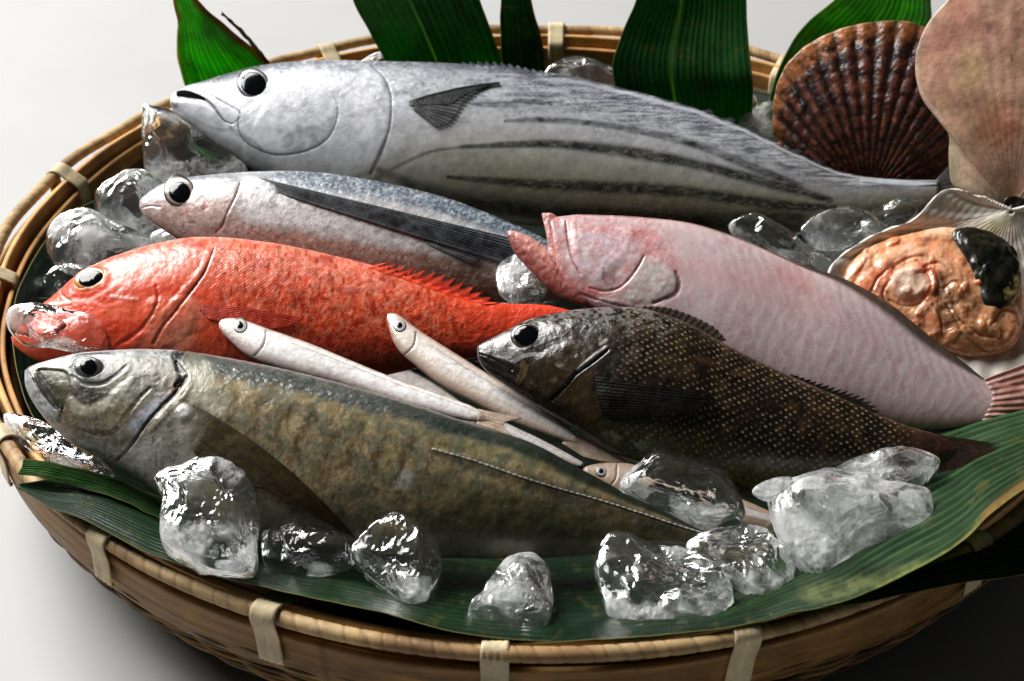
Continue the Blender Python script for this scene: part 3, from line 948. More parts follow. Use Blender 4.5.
leaf('bamboo_leaf', 'light green leaf curving behind the brown ribbed scallop',
     [(930, -110, .24), (875, -50, .20), (838, -4, .17), (807, 23, .145), (785, 55, .125), (773, 88, .105), (768, 112, .09), (775, 140, .07)],
     [(935, -110, .24), (933, -50, .20), (931, -4, .17), (931, 23, .145), (915, 60, .125), (890, 90, .105), (860, 115, .09), (850, 140, .07)],
     ribs=18, c1=(58, 120, 52), c2=(120, 168, 96), amp=0.5)

# ================================================================== ICE BEHIND / UNDER THE FISH
IG = 'ice chunks in the basket'
def bed(poly, z, label, m, seed, thick=0.6, beta=38):
    c = np.mean(poly, 0)
    return ice(poly, label, m, thick, seed=seed, plane=Plane(c[0], c[1], z, beta))

bed([(143, 110), (150, 107), (172, 112), (200, 128), (236, 150), (246, 176), (205, 190), (165, 192), (145, 175)], .085, 'tall frosty ice block under the striped fish chin', 1, 11, 0.6)
bed([(95, 200), (108, 181), (135, 170), (160, 180), (172, 205), (178, 232), (150, 246), (118, 236), (100, 222)], .078, 'ice chunk between the basket wall and the flying fish snout', 1, 12)
bed([(48, 236), (62, 217), (90, 211), (115, 222), (150, 236), (168, 246), (150, 264), (112, 271), (75, 276), (52, 262)], .086, 'greyish cracked ice piece above the red fish snout', 2, 13)
bed([(150, 236), (165, 228), (190, 224), (216, 231), (222, 246), (190, 252), (160, 250)], .095, 'small bright ice chip between the flying fish jaw and the red fish', 3, 14)
bed([(42, 282), (60, 264), (92, 268), (92, 284), (70, 300), (46, 302)], .070, 'dim ice piece wedged beside the red fish eye and the dark wall leaf', 0, 15)
bed([(362, 62), (378, 53), (400, 50), (425, 58), (428, 70), (395, 74), (366, 72)], .105, 'clear ice sliver peeking over the striped fish back at the two left leaves', 0, 16)
bed([(545, 72), (562, 60), (582, 57), (604, 65), (626, 82), (620, 100), (580, 98), (550, 90)], .092, 'ice chunk behind the striped fish between the narrow and widest leaves', 1, 17)
bed([(678, 98), (700, 88), (722, 84), (748, 88), (758, 106), (748, 124), (716, 122), (690, 112)], .098, 'dark clear ice in front of the widest upright leaf', 0, 18)
bed([(738, 124), (754, 108), (774, 102), (782, 130), (780, 150), (756, 148)], .095, 'pale ice piece between the striped fish back and the brown scallop', 2, 19)
bed([(728, 226), (748, 215), (775, 222), (800, 240), (812, 262), (785, 270), (748, 250)], .085, 'dark ice lump between the striped fish belly and the flounder back', 0, 20)
bed([(812, 262), (822, 240), (850, 226), (880, 222), (905, 215), (900, 235), (865, 250), (835, 275)], .075, 'dark crushed ice left of the open scallop', 0, 21)
bed([(800, 232), (818, 214), (846, 208), (872, 214), (880, 232), (856, 246), (820, 250)], .088, 'dark veined ice lump under the striped fish tail stalk', 1, 31)
bed([(862, 222), (884, 204), (914, 198), (930, 206), (920, 224), (890, 236), (870, 236)], .085, 'dark veined ice lump touching the open scallop upper edge', 1, 32)
bed([(776, 262), (800, 250), (830, 256), (838, 280), (812, 288), (786, 278)], .075, 'dark ice lump tucked between the flounder back and the open scallop', 1, 33)
bed([(330, 300), (420, 290), (500, 262), (548, 252), (560, 300), (500, 340), (400, 350)], .05, 'ice block buried under the tail of the flying fish', 1, 22)
bed([(560, 200), (700, 210), (760, 240), (740, 290), (620, 270)], .045, 'ice block buried between the striped fish and the flounder', 1, 23)
bed([(280, 400), (420, 430), (520, 470), (500, 530), (340, 520), (250, 450)], .035, 'ice block buried under the horse mackerel', 1, 24)

# ================================================================== STRIPED SILVER FISH
def tuna():
    pl = Plane(560, 150, .108, 33)
    root = thing('striped_tuna', 'large silver fish with dark lengthwise stripes lying across the back of the basket', 'fish', pl.P(560, 150, -0.03))
    pairs = [((170, 97), (170, 103)), ((174, 92), (174, 112)), ((185, 86), (186, 122)), ((202, 81.5), (206, 136)), ((228, 73.5), (232, 155)), ((262, 65.5), (260, 174)),
             ((310, 61), (300, 192)), ((380, 61.5), (365, 208)), ((456, 64), (440, 219)), ((542, 72), (525, 226)), ((612, 86), (600, 231)),
             ((690, 107), (680, 234)), ((741, 127), (735, 236)), ((790, 150), (785, 233)), ((835, 170), (830, 230)), ((880, 178), (876, 218)), ((940, 180), (940, 203))]

    def paint(s):
        w, u, x, y = s.w, s.u, s.px, s.py
        n = fbm(x / 14, y / 14, 0, 3)
        # back
        s.put(1 - sstep(0.02, 0.20, w + (n - .5) * .12), (84, 88, 104), 0.7)
        s.put((1 - sstep(0.0, 0.13, w + (n - .5) * .16)) * sstep(430, 560, x), (42, 46, 58), 0.75)
        # shade on the belly painted in as olive tan
        s.put(sstep(0.35, 0.75, w + (n - .5) * .1) * sstep(330, 480, x), (146, 142, 116), 0.75)
        s.put(sstep(0.60, 0.95, w) * sstep(250, 360, x), (120, 112, 82), 0.6)
        s.put(sstep(690, 860, x), (88, 84, 66), 0.6)
        s.put(sstep(0.72, 0.97, w) * sstep(560, 700, x), (90, 80, 52), 0.5)
        s.put(sstep(0.7, 0.95, w) * (1 - sstep(250, 400, x)) * sstep(200, 260, x), (120, 122, 112), 0.6)
        # stripes
        dk = (24, 26, 28)
        s.stroke([(505, 121), (545, 120), (612, 126), (690, 143), (750, 166), (800, 186)], [1.5, 3, 3, 4, 4, 3], dk, 0.95, .7, nz=0.3, sc=9)
        s.stroke([(462, 147), (534, 144), (581, 146), (640, 154), (702, 166), (780, 186), (830, 200)], [2, 4, 5, 6, 5, 5, 3], dk, 0.97, .7, nz=0.15, sc=10)
        s.stroke([(448, 177), (534, 184), (600, 187), (651, 189), (700, 194), (780, 205), (835, 208)], [2, 5, 6, 6, 6, 5, 3], (32, 31, 24), 0.95, 0.7, nz=0.12, sc=12)
        s.stroke([(378, 170), (420, 188), (464, 200), (534, 210), (620, 216), (700, 220), (800, 218)], [3, 6, 7, 8, 8, 8, 6], (34, 32, 20), 0.85, 0.9, nz=0.2, sc=14)
        s.stroke([(560, 103), (620, 112), (690, 127), (740, 146), (790, 168)], [2, 3, 4, 4, 3], (60, 62, 70), 0.6, 1.0, nz=0.6, sc=8)
        s.stroke([(510, 92), (560, 92), (620, 100), (680, 113), (740, 136)], [3, 4, 5, 5, 4], (150, 152, 164), 0.7, 1.0, nz=0.6, sc=7)
        s.stroke([(472, 104), (500, 105), (530, 103), (552, 101)], [1.5, 3, 5, 3], (34, 36, 42), 0.9, 0.8, nz=0.35, sc=5)
        s.poly([(500, 96), (560, 92), (556, 108), (510, 108), (474, 106)], (60, 62, 72), 0.55, 4, nz=0.5)
        # curved belly fold
        s.stroke([(378, 178), (400, 165), (430, 152), (462, 147)], [3, 2, 1.5, 1], (86, 84, 70), 0.8, 1.0)
        # gill cover edges
        g = (70, 72, 80)
        s.stroke([(371, 65), (384, 78), (391, 96), (391, 118), (388, 134), (380, 155), (371, 174)], [.8, 1.0, 1, .8, 1., 2.0, 1.6], g, 0.8, 0.8, disp=-.9)
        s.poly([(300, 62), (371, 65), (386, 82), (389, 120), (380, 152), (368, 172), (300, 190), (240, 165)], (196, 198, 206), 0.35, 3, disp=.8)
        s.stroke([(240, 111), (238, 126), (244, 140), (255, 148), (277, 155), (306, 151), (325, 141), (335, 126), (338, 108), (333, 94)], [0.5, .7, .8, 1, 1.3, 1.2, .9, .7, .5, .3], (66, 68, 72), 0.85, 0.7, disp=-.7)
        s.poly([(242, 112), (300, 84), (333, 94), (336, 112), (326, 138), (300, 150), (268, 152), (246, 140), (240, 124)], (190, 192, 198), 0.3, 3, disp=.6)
        s.poly([(282, 138), (300, 128), (322, 124), (334, 112), (328, 138), (300, 150), (284, 147)], (108, 108, 108), 0.55, 2, nz=0.6, sc=4)
        s.blob(281, 129, 7, 5, (100, 100, 108), 0.6, nz=0.6); s.blob(299, 129, 4, 6, (92, 92, 104), 0.6, nz=0.5)
        # mouth
        s.poly([(177, 90.5), (188, 90), (203, 97), (198, 98.5), (186, 96), (176.5, 96)], (4, 4, 5), 1.0, 0.6)  # shade of the gape painted black
        s.stroke([(177, 92), (186, 92.5), (196, 96), (204, 99)], [1.6, 2.6, 2.4, 1.2], (4, 4, 5), 1, .4)
        s.stroke([(196, 96), (206, 100), (214, 107), (219, 114), (225, 121), (232, 124)], [1.3, 1.1, 0.9, 0.9, 0.8, 0.6], (34, 34, 38), 0.95, 0.6, disp=-1.5)
        s.stroke([(205, 91), (214, 97), (226, 104), (239, 112), (240, 118), (232, 124)], [0.6, 0.8, 0.8, 0.8, 0.8, 0.6], (92, 94, 100), 0.7, 0.8, disp=-.6)
        s.poly([(172, 102), (184, 101), (200, 103), (214, 111), (222, 122), (228, 130), (212, 128), (196, 120), (182, 112)], (176, 178, 186), 0.7, 2, disp=1.0)
        s.blob(174, 105, 5, 4.5, (70, 72, 80), 0.8)
        s.stroke([(183, 119), (198, 131), (215, 143), (240, 156), (262, 170)], [4, 6, 8, 10, 12], (96, 98, 96), 0.6, 0.9, nz=0.35, sc=7)
        s.stroke([(230, 128), (250, 141), (262, 150)], [2, 3, 2], (60, 62, 60), 0.6, 0.8, nz=0.5, sc=4)
        s.stroke([(178, 88), (200, 82.5), (228, 75)], 2.2, (130, 132, 142), 0.5, nz=0.3)
        # bruised mottling
        for cx, cy, rx, ry, a in [(345, 90, 12, 9, .5), (365, 85, 9, 8, .45), (318, 82, 9, 5, .4), (360, 108, 6, 4, .4), (348, 138, 6, 5, .3), (420, 75, 26, 6, .35), (398, 93, 16, 3, .5), (345, 68, 30, 4, .35)]:
            s.blob(cx, cy, rx, ry, (88, 84, 104), a, nz=0.85, sc=3.2)
        m = sstep(0.62, 0.72, fbm(x / 3.2, y / 3.2, 0, 9))
        s.put(m * (1 - sstep(0.3, 0.6, w)), (110, 110, 122), 0.3)
        m = sstep(0.63, 0.7, fbm(x / 6, y / 2.2, 0, 19))
        s.put(m * sstep(400, 470, x) * (1 - sstep(0.25, 0.45, w)), (70, 74, 84), 0.4)
        s.blob(380, 176, 26, 18, (150, 148, 132), 0.3)
        # fine scratchy network, with highlights painted as white flecks and gleam lines
        a1 = sstep(.5, .6, fbm(x / 2.4, y / 2.0, 0, 71)) * sstep(.42, .58, fbm(x / 15, y / 12, 0, 72))
        s.put(a1 * (1 - sstep(.35, .6, w)), (84, 84, 98), .5)
        a2 = sstep(.58, .68, fbm(x / 3.4, y / 1.6, 0, 73)) * (1 - sstep(.45, .7, w))
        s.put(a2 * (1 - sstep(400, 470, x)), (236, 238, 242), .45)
        s.put(sstep(.5, .62, fbm(x / 22, y / 2.0, 0, 78)) * (1 - sstep(.25, .5, w)) * sstep(430, 500, x), (214, 216, 224), .5)  # silver gleam lines painted along the back
        s.put(sstep(.52, .62, fbm(x / 18, y / 1.6, 0, 79)) * (1 - sstep(.22, .45, w)) * sstep(480, 560, x), (40, 44, 56), .6)
        s.put(sstep(.3, .9, np.sin(x * 1.1 + y * 1.5 + 3 * n)) * (1 - sstep(.12, .3, w)) * sstep(480, 540, x), (34, 38, 48), .35)
        s.put(sstep(.55, .66, fbm(x / 5, y / 1.8, 0, 74)) * sstep(.3, .5, w) * sstep(420, 500, x), (176, 172, 148), .25)
        s.put((1 - sstep(.01, .035, abs(w - .085 + (n - .5) * .05))) * sstep(560, 600, x), (216, 218, 226), .6)  # gleam painted just below the back edge
        s.stroke([(262, 100), (300, 86), (330, 82), (362, 96), (366, 130)], [10, 12, 10, 9, 8], (236, 237, 240), .35, 1.2, nz=.5, sc=7)  # head highlight painted over the gill cover
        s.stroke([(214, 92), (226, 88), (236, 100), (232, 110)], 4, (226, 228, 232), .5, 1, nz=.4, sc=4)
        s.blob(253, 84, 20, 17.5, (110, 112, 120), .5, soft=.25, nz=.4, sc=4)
        # bright silver streak on the tail keel
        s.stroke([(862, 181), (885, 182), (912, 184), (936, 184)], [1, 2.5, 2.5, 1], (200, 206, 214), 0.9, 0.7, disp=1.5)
        s.disp += (fbm(x / 18, y / 18, 0, 33) - .5) * 1.2

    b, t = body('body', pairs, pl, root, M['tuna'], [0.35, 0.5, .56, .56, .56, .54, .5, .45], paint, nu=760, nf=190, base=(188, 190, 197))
    eye(253.4, 84, 16.5, 14.2, pl, t, root, [(0, (20, 20, 24)), (.66, (30, 30, 34)), (.70, (190, 192, 194)), (.76, (200, 202, 206)), (.84, (120, 122, 128)), (.96, (60, 62, 66)), (1, (120, 122, 128))], pupil=(0.3, .8, 12.6, 11.0), bulge=2.0, pb=1.2)
    fin([(405, 102), (408, 104), (411, 108)], [(500, 83), (482, 90), (465, 104), (452, 122), (437, 128)], pl, t, root, (34, 36, 38), (104, 106, 106), rays=18, jag=0.06, lift=(.8, 2.2), amp=.25, opac=.55, bow=(0, -3.5))
    fin([(405, 102.6), (405.5, 104)], [(500, 82), (500, 84.5)], pl, t, root, (16, 17, 19), (30, 32, 34), rays=2, lift=(1.4, 2.8), name='pectoral_fin_edge', amp=.3, bow=(0, -3.5), bow1=(0, -3.5))
    fin([(405, 102.6), (406, 104), (407, 106)], [(498, 83), (470, 93), (452, 104)], pl, t, root, (24, 26, 28), (70, 72, 72), rays=10, lift=(1.0, 2.5), name='pectoral_fin', amp=.25, opac=.75, bow=(0, -3.5))
    fin([(176.5, 91.5), (182, 90), (192, 91.5), (204, 97)], [(176.5, 95.5), (184, 96.5), (194, 97.8), (205, 100)], pl, t, root, (6, 5, 6), (8, 7, 7), rays=2, lift=(.9, .9), name='mouth_patch', amp=0, opac=1, mat='void', nt_=8)  # black patch laid on the skin in place of the shaded gape
    fin([(470, 70), (520, 76), (560, 82)], [(462, 62), (500, 62), (556, 74)], pl, t, root, (70, 74, 84), (120, 124, 134), rays=12, jag=.3, lift=(-2, -1), name='dorsal_fin')
    for xx, yy in [(700, 107), (722, 115), (744, 124), (766, 135), (788, 146), (808, 157)]:
        fin([(xx, yy + 4), (xx + 8, yy + 8)], [(xx + 10, yy + 2), (xx + 14, yy + 6)], pl, None, root, (50, 52, 58), (80, 82, 88), rays=3, lift=(0, 0), name='finlet', nt_=6)
    fin([(934, 182), (934, 194)], [(985, 128), (960, 186), (992, 240)], pl, None, root, (54, 54, 54), (84, 84, 80), rays=16, lift=(0, 0), name='tail_fin')


tuna()

# ================================================================== FLYING FISH
def flying():
    pl = Plane(330, 235, .103, 34)
    root = thing('flying_fish', 'slim flying fish with a long dark folded wing just below the striped fish', 'fish', pl.P(330, 235, -0.02))
    pairs = [((140, 200), (139, 207)), ((144, 196), (144, 215)), ((152, 190), (152, 222)), ((168, 182), (166, 232)), ((200, 176), (195, 250)), ((254, 172), (240, 266)),
             ((310, 172), (295, 280)), ((370, 180), (350, 292)), ((437, 195), (420, 300)), ((490, 214), (475, 303)), ((540, 236), (525, 302)), ((580, 256), (570, 300)), ((620, 282), (615, 298))]

    def paint(s):
        w, u, x, y = s.w, s.u, s.px, s.py
        n = fbm(x / 9, y / 9, 0, 4)
        head = 1 - sstep(225, 250, x)
        s.put(head * sstep(.25, .6, w), (176, 140, 128), 0.75)
        s.put(head * sstep(.4, .6, n), (200, 172, 160), 0.4)
        s.put(head * (1 - sstep(.1, .3, w + (n - .5) * .3)), (116, 124, 140), 0.7)
        # blue back with pale scales
        bk = (1 - sstep(.20, .30, w)) * sstep(235, 300, x)
        s.put(bk, (98, 112, 128), 0.85)
        s.put(bk * sstep(380, 520, x), (44, 92, 104), 0.5)
        sc = sstep(.42, .62, noise(x / 1.9 + y / 5, y / 1.5, 0, 12))
        s.put(bk * sc, (182, 194, 206), 0.55)
        s.put(bk * sstep(.55, .7, noise(x / 1.7, y / 1.6, 0, 13)), (30, 44, 62), .55)
        s.put((1 - sstep(.03, .10, w)) * sstep(300, 380, x), (40, 52, 66), 0.6)
        # belly: white band then salmon pink
        s.put(sstep(.60, .72, w + (n - .5) * .1) * sstep(215, 260, x), (188, 128, 106), 0.85)
        s.put(sstep(380, 470, x) * sstep(.45, .6, w), (128, 112, 92), 0.7)
        s.put(sstep(.36, .5, w) * (1 - sstep(.6, .72, w)) * sstep(235, 260, x), (226, 222, 220), 0.7)
        s.put(sstep(.66, .72, fbm(x / 4, y / 3, 0, 8)) * sstep(.55, .7, w), (116, 66, 52), 0.55)
        # gill edge & cheek
        s.stroke([(240, 184), (236, 196), (228, 212), (222, 226), (216, 232)], 1.2, (110, 84, 78), 0.75, disp=-1.3)
        s.poly([(196, 190), (232, 184), (236, 198), (224, 222), (206, 232), (196, 214)], (196, 172, 164), 0.4, 3, disp=1.0)
        s.stroke([(141, 208), (150, 206), (160, 207)], 0.8, (90, 70, 68), 0.8, disp=-1.2)
        s.stroke([(144, 199), (152, 203), (158, 208), (152, 214)], 2.5, (206, 196, 196), 0.6)
        s.blob(204, 206, 2.6, 5, (168, 62, 44), 0.85, rot=20, nz=.4, sc=2); s.blob(187, 211, 2.2, 4, (168, 72, 50), 0.8, nz=.4, sc=2); s.blob(195, 222, 3, 1.6, (150, 78, 60), 0.6)
        s.blob(232, 180, 10, 4, (44, 62, 84), 0.75, nz=.5, sc=3); s.blob(275, 190, 8, 5, (40, 44, 54), 0.75, nz=.5, sc=2.5)
        s.blob(270, 206, 12, 3, (44, 44, 50), 0.5, nz=.7, sc=2)
        s.put(sstep(.55, .68, fbm(x / 3, y / 2.2, 0, 14)) * sstep(.2, .35, w), (120, 100, 96), .4)
        s.put(sstep(.58, .68, fbm(x / 3, y / 2.2, 0, 15)), (240, 238, 238), .4)
        s.disp += (fbm(x / 9, y / 9, 0, 34) - .5) * 1.6

    b, t = body('body', pairs, pl, root, M['fly'], [.5, .62, .6, .6, .56, .5], paint, nu=560, nf=120, base=(206, 204, 206))
    eye(179.7, 192.3, 16, 14.8, pl, t, root, [(0, (30, 30, 32)), (.5, (40, 40, 40)), (.6, (90, 84, 78)), (.75, (150, 142, 132)), (.86, (120, 112, 104)), (.93, (20, 18, 18)), (1, (80, 74, 72))], pupil=(0.3, .8, 10.6, 10.0), bulge=1.6, pb=1.0)
    # folded wing
    fin([(252, 176), (262, 180), (270, 190), (282, 194)], [(545, 246), (540, 258), (520, 268), (500, 260)], pl, t, root, (18, 19, 22), (104, 110, 116), rays=17, lift=(.8, 1.8), name='wing_fin', nt_=110, amp=.8, nu=136, opac=.9)
    fin([(420, 238), (425, 243)], [(482, 259), (474, 264)], pl, t, root, (40, 44, 50), (150, 150, 150), rays=4, lift=(.6, 1.5), name='pelvic_fin')
    fin([(614, 282), (612, 298)], [(640, 250), (628, 292), (660, 330)], pl, None, root, (60, 60, 60), (84, 84, 84), rays=10, lift=(0, 0), name='tail_fin')


flying()

# ================================================================== RED FISH
def red():
    pl = Plane(300, 315, .104, 35)
    root = thing('red_rockfish', 'bright red fish with a dark slanted eye in the left middle of the basket', 'fish', pl.P(300, 315, -0.03))
    pairs = [((11, 332), (11, 339)), ((16, 325), (15, 346)), ((28, 314), (26, 355)), ((50, 299), (45, 365)), ((80, 274), (72, 376)), ((104, 261), (98, 382)), ((133, 250.5), (125, 388)), ((168, 241.5), (158, 393)),
             ((210, 237), (205, 396)), ((273, 243), (265, 396)), ((332, 255), (322, 388)), ((385, 269), (375, 378)), ((430, 286), (420, 368)), ((475, 301), (465, 360)),
             ((510, 303.5), (505, 352)), ((545, 305), (542, 345)), ((573, 311), (576, 332))]

    def paint(s):
        w, u, x, y = s.w, s.u, s.px, s.py
        n = fbm(x / 10, y / 10, 0, 6)
        n2 = fbm(x / 3.5, y / 3.0, 0, 16)
        s.put(sstep(.5, .9, w + (n - .5) * .2), (206, 92, 62), 0.6)
        s.put(sstep(.45, .7, n), (222, 62, 34), 0.5)
        # pale scale flecks, and the lit top of flank and head painted pinker
        top = 1 - sstep(.18, .42, w + (n - .5) * .35)
        s.put(top * sstep(60, 120, x) * (1 - sstep(380, 440, x)), (236, 128, 104), 0.55)
        s.put(top * sstep(.47, .6, n2) * sstep(60, 110, x) * (1 - sstep(370, 420, x)), (244, 170, 152), 0.6)
        s.put(sstep(.56, .7, n2) * sstep(210, 240, x) * (1 - sstep(.5, .8, w)), (240, 138, 106), 0.4)
        # darker scale edges rows
        rows = noise(x / 3.4, y / 6.5, 0, 17)
        s.put(sstep(.62, .8, rows) * sstep(205, 230, x) * (1 - sstep(460, 500, x)), (140, 22, 8), 0.65)
        s.put(sstep(.5, .6, fbm(x / 2.2, y / 4.4, 0, 75)) * sstep(205, 230, x) * (1 - sstep(.55, .8, w)) * (1 - sstep(430, 470, x)), (250, 158, 124), .5)
        s.put((1 - sstep(.3, .5, n)) * sstep(200, 240, x), (168, 30, 12), .5)
        s.put(sstep(440, 520, x), (224, 60, 32), 0.7)
        s.put(sstep(480, 560, x) * sstep(.2, .7, w), (232, 84, 52), 0.4)
        s.put(sstep(.7, .95, w) * sstep(250, 330, x), (150, 62, 42), 0.5)
        # head bones, gill cover
        s.stroke([(214, 248), (209, 262), (203, 275), (193, 289), (183, 302), (174, 314), (164, 326), (154, 343)], [.7, 1, 1.1, 1.2, 1.3, 1.4, 1.6, 1.6], (130, 20, 10), 0.75, .9, disp=-1.8)
        s.stroke([(208, 252), (202, 268), (190, 284), (176, 300), (160, 318)], 2.6, (244, 150, 122), 0.5, 1, disp=1.2, nz=.4)
        s.stroke([(118, 345), (135, 335), (150, 318), (158, 300), (156, 286)], [2, 2, 1.6, 1.4, 1], (150, 26, 14), 0.6, 1, disp=-1.5)
        s.poly([(150, 300), (186, 300), (196, 306), (190, 330), (168, 348), (140, 350), (128, 345), (146, 330)], (222, 116, 84), 0.5, 5, disp=1.5)
        s.stroke([(190, 302), (196, 312), (186, 332), (176, 350)], [6, 9, 10, 10], (232, 140, 112), 0.6, 1)
        s.stroke([(112, 296), (124, 298), (138, 299)], 1.2, (250, 214, 206), 0.8, nz=.3, disp=.8)
        s.stroke([(60, 292), (90, 270), (110, 262)], [2, 2, 2], (244, 150, 130), 0.5, nz=.4)
        s.blob(182, 258, 13, 4, (120, 52, 60), 0.5, rot=-25, nz=.6, sc=3)
        s.blob(195, 245, 12, 3, (120, 60, 66), 0.4, nz=.6, sc=3)
        s.poly([(100, 320), (130, 318), (146, 330), (130, 348), (100, 346)], (216, 60, 34), 0.5, 5, disp=1)
        s.blob(150, 268, 40, 14, (244, 160, 140), .5, rot=-18, soft=.9, nz=.5, sc=5)
        s.blob(170, 335, 26, 22, (232, 150, 122), .55, soft=.9, nz=.3, sc=6)
        s.blob(118, 310, 22, 12, (238, 128, 96), .4, soft=.9, nz=.5, sc=5)
        # eye socket
        s.blob(88, 281, 26, 14.5, (226, 70, 40), 1, rot=-22, soft=.2, disp=1.2)
        s.blob(90, 280, 20, 10.5, (206, 120, 62), .9, rot=-22, soft=.25, disp=1.5)
        s.stroke([(66, 296), (76, 300), (96, 297), (110, 286), (113, 274)], 1.3, (240, 170, 150), .75, nz=.3)
        s.stroke([(64, 286), (62, 294), (70, 300)], 1.3, (120, 20, 10), .7, disp=-1)
        # lips
        s.stroke([(12, 334), (30, 336), (48, 332), (64, 322)], [2, 2.5, 2, 1.5], (60, 8, 6), .9, disp=-3)
        s.stroke([(46, 303), (58, 304), (70, 303)], [1.4, 1.6, 1.2], (246, 186, 170), .8, disp=1)
        s.stroke([(16, 326), (28, 316), (46, 304)], 4, (214, 50, 32), .8, disp=1)
        s.disp += (n2 - .5) * 1.1 + (fbm(x / 16, y / 16, 0, 35) - .5) * 3

    b, t = body('body', pairs, pl, root, M['red'], [.4, .55, .52, .5, .48, .42], paint, nu=620, nf=160, base=(230, 80, 42), dots=lambda s: .25 + .75 * sstep(190, 225, s.px))
    eye(90.5, 278.5, 16.5, 9.0, pl, t, root, [(0, (20, 22, 30)), (.55, (40, 36, 30)), (.7, (186, 130, 52)), (.9, (214, 150, 70)), (1, (190, 70, 40))], pupil=(0.8, 0.5, 12.3, 6.6), rot=-20, bulge=1.8, pb=1.2)
    fin([(366, 268), (400, 279), (440, 293), (484, 305)], [(388, 262), (428, 269), (466, 281), (500, 303)], pl, t, root, (214, 52, 30), (244, 104, 66), rays=12, jag=0.62, lift=(0.2, 1.5), name='dorsal_fin', nt_=14)
    fin([(192, 304), (196, 311), (204, 318)], [(304, 319), (290, 326), (262, 330)], pl, t, root, (176, 30, 18), (238, 96, 66), rays=12, lift=(.8, 2.5), name='pectoral_fin', nt_=50, amp=.3, bow=(0, -3), opac=.6)
    fin([(566, 314), (568, 334)], [(592, 322), (594, 336), (592, 352)], pl, None, root, (190, 50, 30), (220, 80, 60), rays=10, lift=(-4, -6), name='tail_fin')


red()

